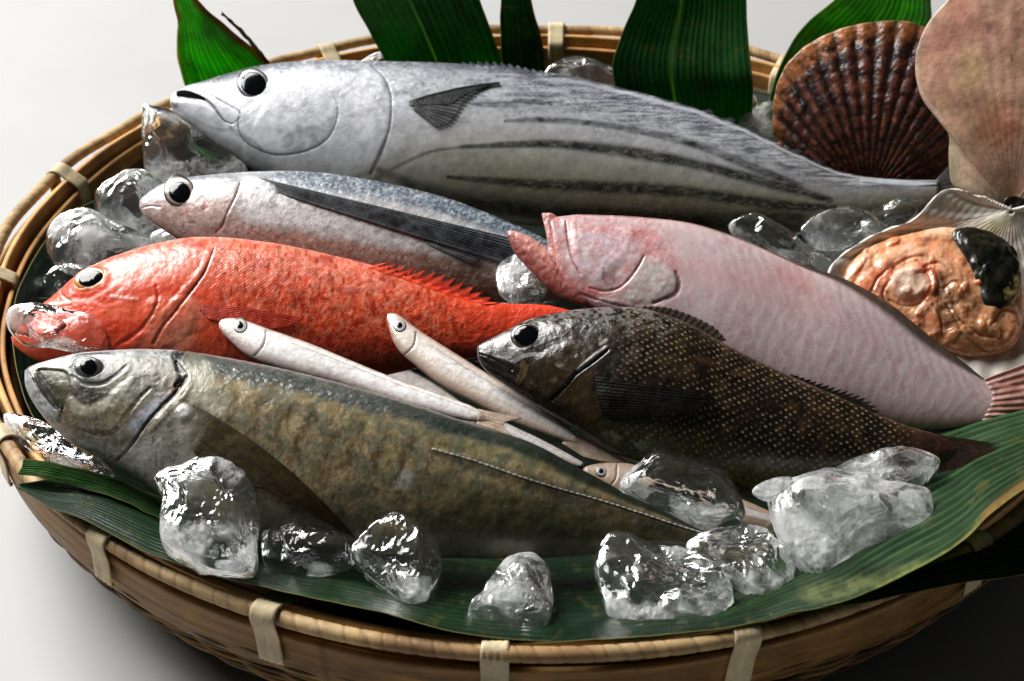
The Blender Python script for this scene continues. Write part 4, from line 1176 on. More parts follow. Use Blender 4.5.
# ================================================================== FLOUNDER (white underside up)
def pink():
    pl = Plane(770, 315, .097, 33)
    root = thing('pale_flounder', 'pale pink flounder with an open mouth lying belly up across the right side', 'fish', pl.P(770, 315, -0.02))
    pairs = [((547, 219), (556, 270)), ((556, 217), (562, 284)), ((568, 215.5), (572, 294)), ((582, 214.5), (585, 302)), ((610, 215.5), (605, 314)), ((638, 217), (635, 326)), ((690, 223), (680, 346)), ((741, 239), (725, 372)),
             ((800, 264), (780, 397)), ((845, 279), (825, 411)), ((890, 304), (870, 420)), ((932, 338), (910, 428)), ((966, 364), (950, 429)), ((988, 381), (982, 425)), ((1010, 386), (1004, 420)), ((1034, 390), (1028, 414)), ((1046, 396), (1044, 408))]

    def paint(s):
        w, u, x, y = s.w, s.u, s.px, s.py
        n = fbm(x / 16, y / 16, 0, 7)
        s.put(sstep(.42, .75, n), (222, 196, 192), .5)
        s.put(1 - sstep(.0, .16, w + (n - .5) * .1), (200, 140, 140), .5)
        s.put(sstep(870, 990, x) * sstep(.5, 1, w), (196, 120, 112), .55)
        s.put(np.ones(len(x)), (202, 186, 186), .6)
        # chevron muscle creases
        ph = (x * 0.52 + np.abs(w - .45) * 26 + (n - .5) * 7)
        s.put(sstep(.35, .95, np.sin(ph / 1.0)) * sstep(690, 740, x), (226, 212, 210), .32)
        s.put(sstep(.5, .98, -np.sin(ph / 1.0)) * sstep(690, 740, x) * sstep(.35, .6, n), (172, 134, 138), .25)
        s.put(sstep(.55, .68, fbm(x / 3, y / 3, 0, 85)), (214, 190, 190), .4)
        s.put(sstep(.6, .72, fbm(x / 5, y / 9, 0, 86)), (184, 120, 124), .35)
        s.put(sstep(.8, .97, w), (176, 120, 122), .5)
        s.disp += .05 * np.sin(ph / 1.0) * sstep(660, 720, x)
        # dark other side wrapping the back edge, plus the shadow there painted in
        s.put((1 - sstep(.015, .045 + .055 * sstep(790, 850, x), w)) * sstep(700, 830, x), (50, 38, 28), .9)
        s.stroke([(760, 246), (800, 263), (845, 279), (890, 304), (932, 338), (966, 364), (992, 382)], [1, 3, 6, 10, 10, 6, 2], (56, 42, 30), .92, .5)
        s.stroke([(582, 214), (640, 217), (690, 222.5), (741, 239), (800, 264.5)], 1.3, (120, 70, 56), .7)
        # cheeks
        s.poly([(576, 234), (600, 228), (630, 232), (628, 250), (606, 276), (584, 280), (570, 268), (572, 250)], (212, 190, 200), .6, 6, disp=1.6)
        s.stroke([(560, 222), (600, 228), (636, 232), (652, 244), (640, 262), (620, 288), (600, 294), (576, 288)], [6, 6, 8, 9, 8, 6, 6, 8], (196, 110, 108), .55, 1.2, nz=.55, sc=6)
        s.stroke([(636, 234), (650, 244), (668, 256), (680, 272)], [6, 8, 7, 4], (206, 120, 116), .5, 1.2, nz=.5, sc=5)
        s.stroke([(560, 240), (556, 262), (572, 284), (600, 294), (640, 304)], [5, 7, 6, 4, 3], (190, 100, 98), .6, 1)
        s.poly([(643, 259), (658, 262), (672, 272), (676, 284), (668, 294), (650, 302), (628, 306), (612, 300), (632, 280)], (196, 196, 188), .7, 6, disp=1.2)
        s.stroke([(676, 272), (679, 284), (675, 294), (664, 299), (654, 303)], [1.5, 2.4, 2.2, 1.5, 1.5], (92, 54, 34), .85, .8, disp=-1.6)
        s.stroke([(614, 294), (600, 300), (590, 300)], 1.6, (230, 200, 204), .6)
        s.stroke([(604, 269), (603, 279)], 1.4, (110, 74, 60), .6)
        s.stroke([(690, 268), (720, 275), (760, 285), (820, 306)], [10, 14, 16, 14], (206, 150, 148), .35, 1)
        s.blob(790, 275, 30, 12, (204, 128, 124), .4, rot=25, soft=.8); s.blob(860, 330, 30, 16, (196, 150, 156), .3, rot=30, soft=.8)
        # head: creases, capillaries, lips
        s.stroke([(566, 222), (568, 240), (572, 258), (580, 274)], [1, 1.2, 1.2, 1], (150, 66, 62), .8, .8, disp=-1.6)
        s.stroke([(573, 224), (575, 242), (580, 260)], [2.5, 3, 2.5], (222, 182, 178), .6, .9, disp=1)
        s.stroke([(556, 276), (574, 290), (598, 300), (628, 308)], [1, 1.4, 1.2, .8], (130, 60, 56), .7, .8, disp=-1.6)
        s.stroke([(590, 288), (606, 291), (622, 286), (636, 270), (644, 256)], [1, 1.3, 1.3, 1.3, 1], (142, 78, 74), .7, .8, disp=-1.5)
        s.stroke([(600, 300), (620, 303), (640, 308), (664, 306)], 2.2, (224, 200, 202), .6, .9, disp=.8)
        for a_, b_ in [((584, 240), (600, 244)), ((590, 256), (612, 252)), ((604, 236), (620, 240)), ((580, 268), (596, 272)), ((644, 250), (656, 256)), ((652, 240), (666, 250))]:
            s.stroke([a_, ((a_[0] + b_[0]) / 2, (a_[1] + b_[1]) / 2 + 2), b_], .7, (176, 84, 84), .55, 1, nz=.3, sc=2)
        hp = 1 - sstep(660, 690, x)
        s.put(hp * sstep(.5, .64, fbm(x / 4, y / 4, 0, 88)), (196, 118, 114), .45)
        s.put(hp * sstep(.58, .7, fbm(x / 2.4, y / 2.4, 0, 89)), (228, 208, 208), .5)
        s.poly([(604, 262), (616, 268), (614, 284), (604, 286)], (96, 62, 52), .5, 3, nz=.5, sc=3)
        s.disp += hp * (fbm(x / 10, y / 10, 0, 90) - .5) * 2.4
        # mouth interior
        s.put(1 - sstep(0, .012, u), (110, 42, 36), .9)

    b, t = body('body', pairs, pl, root, M['pink'], [.25, .4, .42, .36, .32, .3, .3], paint, nu=560, nf=150, base=(192, 160, 163), dots=lambda s: sstep(660, 720, s.px))
    # jaws
    def pj(s):
        n = fbm(s.px / 5, s.py / 5, 0, 4)
        s.put(1 - sstep(.15, .4, s.w + (n - .5) * .2), (232, 178, 166), .6)
        s.put(sstep(.5, .8, s.w), (120, 60, 50), .6)
        s.blob(511, 235, 5, 4, (120, 56, 50), .7)
        s.put(sstep(.5, .64, fbm(s.px / 3, s.py / 3, 0, 14)), (146, 58, 50), .6)
        s.stroke([(512, 233), (528, 240), (542, 252), (552, 264)], 1.6, (228, 160, 148), .7, nz=.3)
        s.disp += (n - .5) * 3
    jp = Plane(530, 255, .1, 33); jp.d = pl.d - 0.001
    body('lower_jaw', [((507.5, 231), (507.5, 235)), ((513, 230.5), (510, 243)), ((524, 234), (515, 254)), ((540, 243), (529, 270)), ((555, 255), (546, 287)), ((568, 270), (568, 301)), ((590, 280), (594, 309))],
         jp, root, M['pink'], .5, pj, nu=120, nf=40, nb=20, base=(198, 128, 118))
    def pu(s):
        s.put(sstep(.5, .9, s.w), (214, 150, 140), .6)
        s.put(sstep(.5, .64, fbm(s.px / 3, s.py / 3, 0, 15)), (170, 84, 76), .6)
        s.stroke([(548, 220), (553, 236), (556, 252), (557, 266)], 1, (140, 54, 48), .7)
        s.disp += (fbm(s.px / 5, s.py / 5, 0, 16) - .5) * 3
    ju = Plane(530, 255, .1, 33); ju.d = pl.d + 0.0005
    body('upper_lip', [((541.5, 213.5), (543.5, 212.8)), ((543, 220), (553, 214)), ((546, 234), (563, 224)), ((548, 248), (566, 244)), ((549, 262), (568, 260)), ((551, 272), (570, 272)), ((560, 282), (568, 280))],
         ju, root, M['pink'], .35, pu, nu=100, nf=36, nb=18, base=(204, 148, 142))
    # fringe fin along the back edge and the tail
    fin([(840, 283), (885, 314), (925, 348), (962, 370)], [(850, 281), (897, 312), (938, 346), (966, 366)], pl, None, root, (42, 32, 24), (70, 54, 40), rays=22, jag=.25, lift=(-1, -3), name='fringe_fin', nt_=8)
    fin([(984, 379), (992, 398), (980, 425)], [(1072, 346), (1096, 384), (1094, 408), (1066, 428)], pl, t, root, (150, 100, 88), (214, 178, 168), rays=9, jag=.06, lift=(1.5, 3), name='tail_fin', amp=1.6, opac=.95)


pink()

# ================================================================== DARK SPOTTED FISH
def grouper():
    pl = Plane(720, 395, .102, 35)
    root = thing('spotted_grouper', 'dark brown fish covered in rows of pale specks in front of the pink flounder', 'fish', pl.P(720, 395, -0.03))
    pairs = [((477, 347), (477, 352)), ((480, 344), (479, 361)), ((490, 339), (487, 372)), ((506, 331), (506, 386)), ((530, 319), (532, 404)), ((570, 310.5), (572, 428)), ((612, 307), (605, 450)), ((648, 310), (640, 464)),
             ((690, 324), (680, 476)), ((725, 344), (715, 484)), ((761, 362), (755, 488)), ((800, 380), (795, 488)), ((843, 398), (838, 482)), ((880, 415), (872, 477)), ((910, 427), (905, 471)), ((932, 433), (928, 466)), ((948, 440), (944, 462)), ((958, 448), (956, 456))]

    def paint(s):
        w, u, x, y = s.w, s.u, s.px, s.py
        n = fbm(x / 11, y / 11, 0, 9)
        n2 = fbm(x / 4, y / 2.4, 0, 19)
        s.put(sstep(.45, .75, n), (64, 45, 26), .7)
        s.put(sstep(.72, 1, w) * sstep(570, 640, x), (96, 92, 52), .7)
        s.put(sstep(870, 930, x), (62, 38, 28), .8)
        # reflections on the wet forehead painted in grey
        fh = (1 - sstep(.10, .30, w + (n - .5) * .25)) * (1 - sstep(640, 690, x)) * sstep(480, 500, x)
        s.put(fh * sstep(.42, .56, n2), (120, 116, 112), .8)
        s.poly([(484, 344), (506, 333), (522, 352), (506, 362), (490, 354)], (140, 138, 140), .7, 2, nz=.75, sc=3)
        s.stroke([(512, 362), (524, 356), (536, 354)], 2, (170, 168, 168), .7, nz=.5, sc=3)
        # jaw, cheek bones
        s.poly([(478, 352), (496, 356), (516, 364), (522, 374), (512, 386), (498, 380), (484, 368)], (24, 18, 14), .9, 2, disp=1)
        s.stroke([(523, 364), (524, 372), (519, 382)], [3, 4, 3], (112, 84, 54), .7, disp=.8)
        s.stroke([(480, 354), (496, 360), (512, 370)], 1, (8, 6, 5), .9, disp=-2)
        s.poly([(530, 366), (560, 346), (590, 344), (600, 352), (578, 372), (560, 392), (540, 398)], (60, 48, 30), .5, 4, disp=1.6)
        s.stroke([(608, 350), (592, 362), (576, 374), (566, 386), (552, 400)], [1, 1.4, 1.4, 1.4, 1.2], (12, 9, 7), .95, disp=-3)
        s.stroke([(606, 347), (592, 358), (578, 370)], [1.2, 1.6, 1.2], (176, 170, 160), .9, .6, disp=1.2)
        s.stroke([(600, 344), (606, 340)], 1.6, (180, 176, 170), .8)
        s.blob(560, 365, 5, 3, (150, 134, 104), .8, nz=.7, sc=2); s.blob(553, 380, 5, 3, (120, 104, 76), .6, nz=.7, sc=2)
        s.poly([(592, 372), (570, 384), (556, 402), (580, 424), (600, 420), (590, 400)], (70, 54, 30), .7, 3)
        s.blob(611, 437, 12, 7, (150, 148, 116), .8, nz=.6, sc=3, rot=25)
        s.disp += (n - .5) * 2.2

    def dots(s):
        x, y, w = s.px, s.py, s.w
        n = fbm(x / 20, y / 20, 0, 41)
        return sstep(600, 640, x) * (1 - sstep(890, 930, x)) * np.clip(1.6 * sstep(.18, .5, n), 0, 1.1) * sstep(.02, .06, w) * (0.8 + .0 * w)

    b, t = body('body', pairs, pl, root, M['grouper'], [.45, .56, .55, .5, .45, .4], paint, nu=520, nf=170, base=(26, 19, 12), dots=dots)
    eye(526, 336, 15.5, 11.5, pl, t, root, [(0, (18, 18, 20)), (.7, (26, 26, 28)), (.84, (40, 36, 32)), (.9, (120, 96, 66)), (.95, (60, 50, 40)), (1, (30, 26, 22))], pupil=(0, -.3, 12.6, 9.2), rot=-12, bulge=1.8, pb=1.6)
    fin([(590, 376), (592, 395), (600, 418)], [(708, 392), (712, 402), (690, 414)], pl, t, root, (9, 7, 6), (24, 18, 13), rays=12, lift=(1, 4), name='pectoral_fin', nt_=50, amp=.25)
    fin([(640, 309), (668, 317), (700, 330), (720, 342)], [(645, 305.5), (675, 309), (712, 325), (727, 340)], pl, None, root, (34, 26, 18), (88, 72, 48), rays=14, jag=.15, lift=(0, 0), name='front_dorsal_fin', nt_=8)
    fin([(786, 375), (815, 390), (845, 403), (872, 414)], [(793, 374), (835, 386), (868, 398), (884, 416)], pl, None, root, (20, 15, 11), (52, 40, 28), rays=16, jag=.55, lift=(1, 3), name='rear_dorsal_fin', nt_=14)
    fin([(715, 478), (760, 482), (800, 480)], [(730, 496), (775, 500), (826, 478)], pl, None, root, (26, 22, 14), (84, 74, 48), rays=12, jag=.2, lift=(0, 2), name='anal_fin', nt_=12)
    fin([(922, 432), (920, 450), (920, 468)], [(1000, 444), (1004, 466), (990, 488)], pl, None, root, (30, 20, 16), (72, 50, 38), rays=24, jag=.16, lift=(0, 3), name='tail_fin', nt_=30, amp=.5, opac=.8)


grouper()

# ================================================================== SMALL SMELTS
SG = 'small silver smelts between the big fish'
def smelt(label, pairs, tail, e, beta=20, q=70, lift=0.003, tint=(252, 248, 246), back=(140, 116, 92), belly=(196, 170, 160), gill=None, seed=0, thick=.5):
    mids = [((a[0] * (1 - k) + b[0] * k), (a[1] * (1 - k) + b[1] * k)) for a, b in pairs for k in (.3, .7)]
    pl = auto_plane(mids, beta, 0, q, lift)
    m_ = mids[len(mids) // 2]
    if tail:
        (ax_, ay_), (bx_, by_) = pairs[-1]; (cx_, cy_), (dx_, dy_) = pairs[-2]
        ex_, ey_ = (ax_ + bx_ - cx_ - dx_) / 2, (ay_ + by_ - cy_ - dy_) / 2; l_ = math.hypot(ex_, ey_); ex_, ey_ = ex_ / l_, ey_ / l_
        mx_, my_ = (ax_ + bx_) / 2, (ay_ + by_) / 2
        pairs = pairs[:-1] + [((mx_ + (ax_ - mx_) * .75, my_ + (ay_ - my_) * .75), (mx_ + (bx_ - mx_) * .75, my_ + (by_ - my_) * .75)), ((mx_ + ex_ * 7 + (ax_ - mx_) * .3, my_ + ey_ * 7 + (ay_ - my_) * .3), (mx_ + ex_ * 7 + (bx_ - mx_) * .3, my_ + ey_ * 7 + (by_ - my_) * .3)), ((mx_ + ex_ * 13 + .3, my_ + ey_ * 13 - .4), (mx_ + ex_ * 13, my_ + ey_ * 13 + .4))]
    root = thing('smelt', label, 'small fish', pl.P(m_[0], m_[1], -0.005), SG)

    def paint(s):
        w, u = s.w, s.u
        n = fbm(s.px / 6, s.py / 6, 0, seed)
        s.put(1 - sstep(.04, .2, w + (n - .5) * .12), back, .7)
        s.put(sstep(.70, .95, w), belly, .7)
        s.put((1 - sstep(.1, .2, abs(w - .45))) * sstep(.15, .3, u), (252, 252, 252), .7)
        s.put(sstep(.5, .65, fbm(s.px / 3.5, s.py / 2, 0, seed + 8)), (196, 168, 156), .35)
        s.put((1 - sstep(.015, .03, abs(w - .30 + (n - .5) * .04))) * sstep(.22, .3, u), (120, 112, 112), .5)
        tk = np.sin(s.px * 2.6 + s.py * 1.2)
        s.put(sstep(.2, .9, tk) * (1 - sstep(.05, .1, abs(w - .34))) * sstep(.22, .3, u), (130, 124, 126), .45)
        s.put((1 - sstep(.0, .16, u)) * sstep(.35, .65, fbm(s.px / 2.4, s.py / 2.4, 0, seed + 3)), (148, 120, 104), .7)
        if gill:
            s.stroke(gill, 1.1, (110, 92, 84), .8, disp=-1.0)
        s.disp += (n - .5) * .8
    b, t = body('body', pairs, pl, root, M['smelt'], thick, paint, nu=260, nf=50, nb=20, base=tint, tree=True)
    if e:
        cx, cy, r_, pr_ = e
        eye(cx, cy, r_, r_ * .95, pl, t, root, [(0, (20, 20, 20)), (.42, (30, 30, 30)), (.52, (196, 192, 186)), (.8, (206, 202, 196)), (.93, (70, 60, 54)), (1, (120, 104, 94))], pupil=(0, 0, pr_, pr_), bulge=1.2, pb=.6)
    if tail:
        fin(tail[0], tail[1], pl, t, root, (160, 136, 116), (214, 194, 180), rays=9, lift=(.2, .6), name='tail_fin', nt_=20, amp=.15, opac=.8)
    return pl


smelt('smelt showing only its back and tail beneath the two longer smelts',
      [((374, 366), (372, 370)), ((384, 365), (380, 376)), ((405, 368), (396, 388)), ((436, 384), (424, 405)), ((470, 407), (462, 424)), ((505, 422), (498, 436)), ((545, 441), (538, 452)), ((576, 458), (572, 465)), ((584, 463), (582, 467))],
      None, None, q=60, seed=51, tint=(240, 232, 228))
smelt('longer brownish smelt with its head against the red fish body and tail toward the grouper',
      [((386.5, 313), (386.5, 318)), ((389, 312.5), (388, 326)), ((398, 314), (393, 342)), ((408, 321), (401, 354)), ((424, 333), (415, 366)), ((456, 353), (440, 386)), ((495, 378), (472, 403)), ((534, 403), (515, 424)), ((565, 424), (548, 436)), ((578, 434), (566, 443))],
      [[(574, 434), (562, 443)], [(634, 463), (606, 462), (584, 457)]], (399.6, 326, 6.4, 2.7), q=72, gill=[(416, 332), (414, 345), (404, 355)], seed=52, tint=(232, 220, 210), back=(138, 106, 74), belly=(178, 140, 120))
smelt('silvery white smelt lying along the top of the horse mackerel back',
      [((219, 322), (219, 328)), ((223, 319), (223, 334)), ((234, 318), (232, 343)), ((248, 321), (244, 354)), ((270, 329), (264, 364)), ((310, 343), (302, 376)), ((351, 360), (342, 386)), ((400, 380), (390, 402)), ((440, 394), (433, 414)), ((472, 406), (466, 421)), ((482, 411), (478, 423))],
      [[(478, 409), (474, 423)], [(522, 418), (504, 424), (512, 436)]], (240, 326, 7.4, 3.3), q=70, lift=.004, gill=[(266, 331), (264, 344), (254, 356)], seed=53)
smelt('smelt with only its head showing left of the clear ice in front of the grouper',
      [((583, 469), (583, 473)), ((587, 466), (587, 478)), ((600, 463), (598, 484)), ((620, 462), (615, 494)), ((650, 468), (645, 506)), ((700, 484), (694, 522)), ((745, 500), (741, 530)), ((785, 516), (782, 534))],
      [[(780, 517), (778, 534)], [(815, 520), (808, 532), (812, 548)]], (601, 471.6, 5.6, 2.5), q=80, lift=.005, gill=[(617, 464), (616, 478), (608, 488)], seed=54, tint=(196, 170, 148), back=(160, 128, 100), belly=(190, 160, 140))

# ================================================================== HORSE MACKEREL
def mackerel():
    pl = Plane(400, 462, .103, 35)
    root = thing('horse_mackerel', 'big grey olive fish with a long brown side fin along the basket front', 'fish', pl.P(400, 462, -0.035))
    pairs = [((25, 371), (25, 378)), ((29, 367), (26, 388)), ((38, 363.5), (34, 404)), ((55, 359), (51, 426)), ((80, 353), (77, 448)), ((115, 350), (111, 465)), ((150, 349), (140, 483)), ((185, 351), (170, 504)),
             ((225, 357), (215, 526)), ((280, 368), (270, 543)), ((345, 384), (335, 552)), ((410, 403), (400, 557)), ((470, 423), (460, 559)), ((530, 442), (520, 559)),
             ((585, 471), (578, 556)), ((632, 496), (627, 551)), ((670, 514), (667, 548)), ((700, 529), (700, 549)), ((745, 541), (746, 556))]

    def paint(s):
        w, u, x, y = s.w, s.u, s.px, s.py
        n = fbm(x / 12, y / 12, 0, 10)
        n2 = fbm(x / 4, y / 4, 0, 20)
        bodym = sstep(195, 230, x)
        # flank mottling, vertical ghost bars
        s.put(bodym * sstep(.42, .6, n), (158, 138, 98), .75)
        bars = np.sin((x + y * .35) / 4.3 + n * 5)
        s.put(bodym * sstep(.2, 1, bars) * sstep(.22, .3, w) * (1 - sstep(.5, .62, w)) * (1 - sstep(420, 470, x)), (78, 60, 32), .75)
        s.put(bodym * sstep(.55, .68, n2) * sstep(.2, .3, w), (70, 66, 40), .4)
        s.put(bodym * sstep(.56, .7, fbm(x / 7, y / 7, 0, 24)) * sstep(.2, .3, w), (150, 118, 84), .4)
        s.put(bodym * sstep(.6, .72, fbm(x / 2.6, y / 4.5, 0, 76)) * sstep(.2, .3, w), (170, 164, 138), .35)
        s.put(bodym * sstep(.56, .66, fbm(x / 3.0, y / 6, 0, 77)) * sstep(.22, .3, w), (60, 54, 30), .3)
        s.put(bodym * sstep(.42, .6, w) * sstep(380, 480, x), (62, 62, 38), .8)
        s.put(bodym * sstep(.78, .95, w), (128, 124, 106), .75)
        s.put((1 - sstep(.06, .10, abs(w - .93))) * sstep(520, 600, x), (150, 144, 124), .5)
        # back
        bk = (1 - sstep(.13, .2, w + (n - .5) * .05))
        s.put(bk * sstep(185, 210, x), (96, 98, 92), .95)
        s.put(bk * sstep(330, 460, x), (34, 44, 36), .85)
        s.put(bk * sstep(.45, .62, fbm(x / 3.0, y / 1.8, 0, 27)) * (1 - sstep(380, 470, x)) * sstep(190, 215, x), (60, 72, 76), .6)
        s.disp += bk * sstep(200, 225, x) * (1 - sstep(450, 520, x)) * (fbm(x / 4.0, y / 2.2, 0, 27) - .5) * 2.6
        s.put((1 - sstep(.03, .06, abs(w - .25 + (x - 400) * .0004))) * sstep(380, 470, x) * (1 - sstep(640, 700, x)), (70, 80, 36), .3)
        s.put((1 - sstep(.01, .05, w)) * sstep(180, 220, x) * (1 - sstep(420, 520, x)), (150, 154, 148), .6)
        s.put(sstep(0, .03, w) * (1 - sstep(.16, .24, w)) * sstep(500, 580, x), (26, 32, 20), .7)
        # scutes: dark line with pale dashes
        line = [(433, 449), (476, 461), (534, 481), (593, 498), (632, 510), (671, 523), (696, 531), (725, 540)]
        s.stroke([(a, b + 4) for a, b in line], [2, 5, 7, 8, 8, 6, 4, 3], (28, 26, 16), .65, 1)
        s.stroke(line, [1.2, 1.6, 1.8, 1.8, 1.8, 1.6, 1.4, 1.2], (30, 32, 24), .8, disp=.8)
        P_ = smooth(line, 52)
        for i in range(0, 50):
            a, b = P_[i], P_[i + 1]
            s.stroke([a, a * .42 + b * .58], .75, (206, 204, 190), .85, .5, disp=.7, curve=False)
        s.blob(405, 480, 8, 12, (176, 178, 168), .85, rot=25, nz=.5, sc=4)
        s.blob(215, 402, 14, 12, (196, 190, 168), .6, nz=.4, sc=4)
        # ---- head
        hd = 1 - sstep(178, 205, x)
        s.put(hd, (108, 106, 96), .9)
        s.put(hd * sstep(.35, .6, n), (84, 78, 50), .65)
        s.put(hd * sstep(.62, .95, w), (150, 148, 140), .6)
        s.stroke([(38, 364), (60, 359), (90, 354), (130, 351), (176, 353)], [3, 4, 5, 6, 6], (186, 188, 192), .8, nz=.3, sc=6)
        # open mouth
        s.poly([(37, 371), (50, 369), (66, 372), (70, 386), (66, 402), (60, 411), (46, 394)], (46, 46, 24), .95, 1.5, disp=-2.5)
        s.poly([(44, 368), (66, 368), (70, 382), (62, 394), (50, 380)], (92, 88, 54), .6, 4, nz=.6, sc=4)
        s.stroke([(26, 374), (31, 384), (38, 396), (48, 408), (56, 414)], [4, 4.6, 5, 5, 4], (170, 170, 172), .95, .4, disp=2)
        s.stroke([(25, 370), (31, 373), (34, 380)], [2, 2.2, 1], (90, 92, 96), .8)
        s.stroke([(33, 379), (44, 396), (56, 409)], 1, (50, 48, 40), .8, disp=-1.5)
        # eye surround
        s.blob(94, 370, 27, 13, (40, 42, 36), .9, rot=2, soft=.35)
        s.stroke([(70, 366), (76, 357), (92, 354), (108, 354)], 1.5, (60, 62, 66), .8, disp=.8)
        s.stroke([(72, 376), (86, 384), (104, 383), (118, 374), (126, 366)], [1.6, 2, 2, 2, 1.4], (24, 26, 14), .9, disp=-.8)
        s.stroke([(80, 387), (100, 392), (118, 384), (134, 370), (160, 366)], [3, 4, 4, 3, 2], (66, 70, 36), .85, nz=.3)
        s.poly([(70, 388), (84, 382), (98, 390), (102, 398), (92, 404), (76, 398)], (40, 26, 22), .95, 3, nz=.25, sc=3)
        # pale jaw bone, cheek plates
        s.stroke([(72, 401), (80, 412), (94, 411), (110, 404), (120, 392), (132, 380)], [3.5, 6, 6, 6, 5, 3], (184, 180, 162), .85, .8, disp=1.3, nz=.3)
        s.stroke([(84, 430), (100, 434), (116, 430), (126, 416), (138, 400), (150, 388)], [2, 3, 3, 2.4, 2, 1.4], (72, 58, 32), .85, nz=.2, disp=-1)
        s.poly([(84, 414), (112, 408), (124, 398), (130, 408), (120, 424), (104, 431), (90, 427)], (142, 130, 100), .6, 3, nz=.3, sc=3)
        for k in range(10):
            s.stroke([(84 + k * 4.2, 418 - k * .8), (86 + k * 4.4, 428 - k * 1.6)], .7, (96, 84, 60), .5, curve=False)
        s.poly([(56, 412), (74, 410), (84, 432), (74, 442), (62, 430)], (150, 122, 92), .6, 3, nz=.3)
        s.stroke([(176, 388), (160, 398), (146, 408), (136, 420), (130, 432)], [2, 2.5, 2.2, 1.8, 1.4], (150, 104, 62), .65, nz=.3)
        s.poly([(128, 424), (150, 402), (172, 392), (160, 408), (142, 428), (132, 434)], (168, 178, 200), .6, 3, nz=.2)
        s.stroke([(186, 376), (176, 392), (160, 408), (146, 424), (132, 444), (118, 460)], [1.4, 1.6, 1.6, 1.4, 1.4, 1.2], (84, 70, 46), .85, disp=-2.8)
        s.stroke([(190, 384), (180, 398), (166, 412), (150, 430)], [3, 3.4, 3, 2.4], (196, 192, 170), .7, disp=1.0, nz=.35)
        s.poly([(136, 446), (164, 418), (182, 408), (196, 440), (206, 470), (190, 500), (160, 490), (140, 478)], (160, 156, 146), .6, 8, nz=.2, sc=8)
        s.poly([(172, 352), (186, 350), (182, 358), (178, 364), (172, 358)], (12, 10, 10), .95, 1, disp=-2)
        s.stroke([(176, 362), (180, 370), (184, 378), (176, 386)], [1.6, 3.4, 4, 2], (14, 14, 12), .95, .6, disp=-3)
        s.stroke([(174, 372), (184, 374)], .8, (180, 180, 170), .8)
        s.stroke([(150, 360), (160, 372), (170, 384)], [5, 5, 4], (92, 74, 50), .75, nz=.5, sc=4)
        s.poly([(186, 364), (206, 360), (214, 374), (212, 396), (196, 402), (186, 392)], (190, 188, 170), .6, 5, nz=.45, sc=4)
        s.blob(184, 413, 9, 8.5, (216, 214, 210), .85, soft=.6, disp=3.5)
        hm = 1 - sstep(175, 195, x)
        s.put(hm * sstep(.52, .62, fbm(x / 2.6, y / 2.6, 0, 81)) * sstep(.4, .55, fbm(x / 9, y / 9, 0, 82)), (52, 44, 28), .55)
        s.put(hm * sstep(.58, .68, fbm(x / 3, y / 2, 0, 83)), (200, 200, 198), .2)
        s.stroke([(76, 372), (70, 366), (76, 358), (92, 355)], 1.2, (14, 14, 14), .9)
        s.stroke([(104, 356), (118, 362), (140, 360), (165, 366)], [3, 5, 5, 3], (64, 60, 36), .7, 1, nz=.4, sc=4)
        s.stroke([(120, 372), (132, 378), (146, 374), (158, 378)], [3, 4, 4, 3], (44, 36, 18), .8, 1, nz=.4, sc=3)
        s.stroke([(106, 440), (120, 444), (134, 430)], [2, 3, 2], (96, 84, 56), .6, 1, nz=.3)
        s.blob(140, 452, 20, 12, (176, 178, 178), .4, soft=.8)
        s.disp += (fbm(x / 14, y / 14, 0, 36) - .5) * 2.2 + (n2 - .5) * .15

    b, t = body('body', pairs, pl, root, M['mack'], [.38, .46, .46, .46, .44, .42, .4], paint, nu=760, nf=210, base=(112, 108, 86))
    eye(89.5, 368, 15, 10.5, pl, t, root, [(0, (20, 22, 28)), (.55, (24, 26, 30)), (.66, (70, 74, 66)), (.8, (40, 44, 38)), (.94, (96, 98, 92)), (1, (50, 50, 44))], pupil=(-.5, -.5, 8.4, 8), bulge=2.2, pb=1)
    fin([(184, 400), (192, 410), (192, 428), (188, 444)], [(357, 539), (350, 536), (325, 522), (262, 486)], pl, t, root, (34, 28, 14), (84, 68, 34), rays=22, lift=(1.2, 3.5), name='pectoral_fin', nt_=90, amp=.5, dark_tip=(60, 42, 24), opac=.75, bow=(5, -11), bow1=(-6, 8))
    fin([(35.5, 373), (37, 371), (41, 372), (47, 380), (57, 395), (63, 406)], [(34, 375), (35.5, 380), (40, 389), (47, 399), (56, 409), (62, 412)], pl, t, root, (26, 24, 14), (66, 62, 38), rays=3, lift=(.7, .7), name='mouth_patch', amp=0, opac=1, mat='fin', nt_=10)
    fin([(742, 541), (743, 556)], [(796, 508), (770, 550), (800, 590)], pl, None, root, (90, 86, 66), (128, 120, 92), rays=12, lift=(0, 0), name='tail_fin')


mackerel()

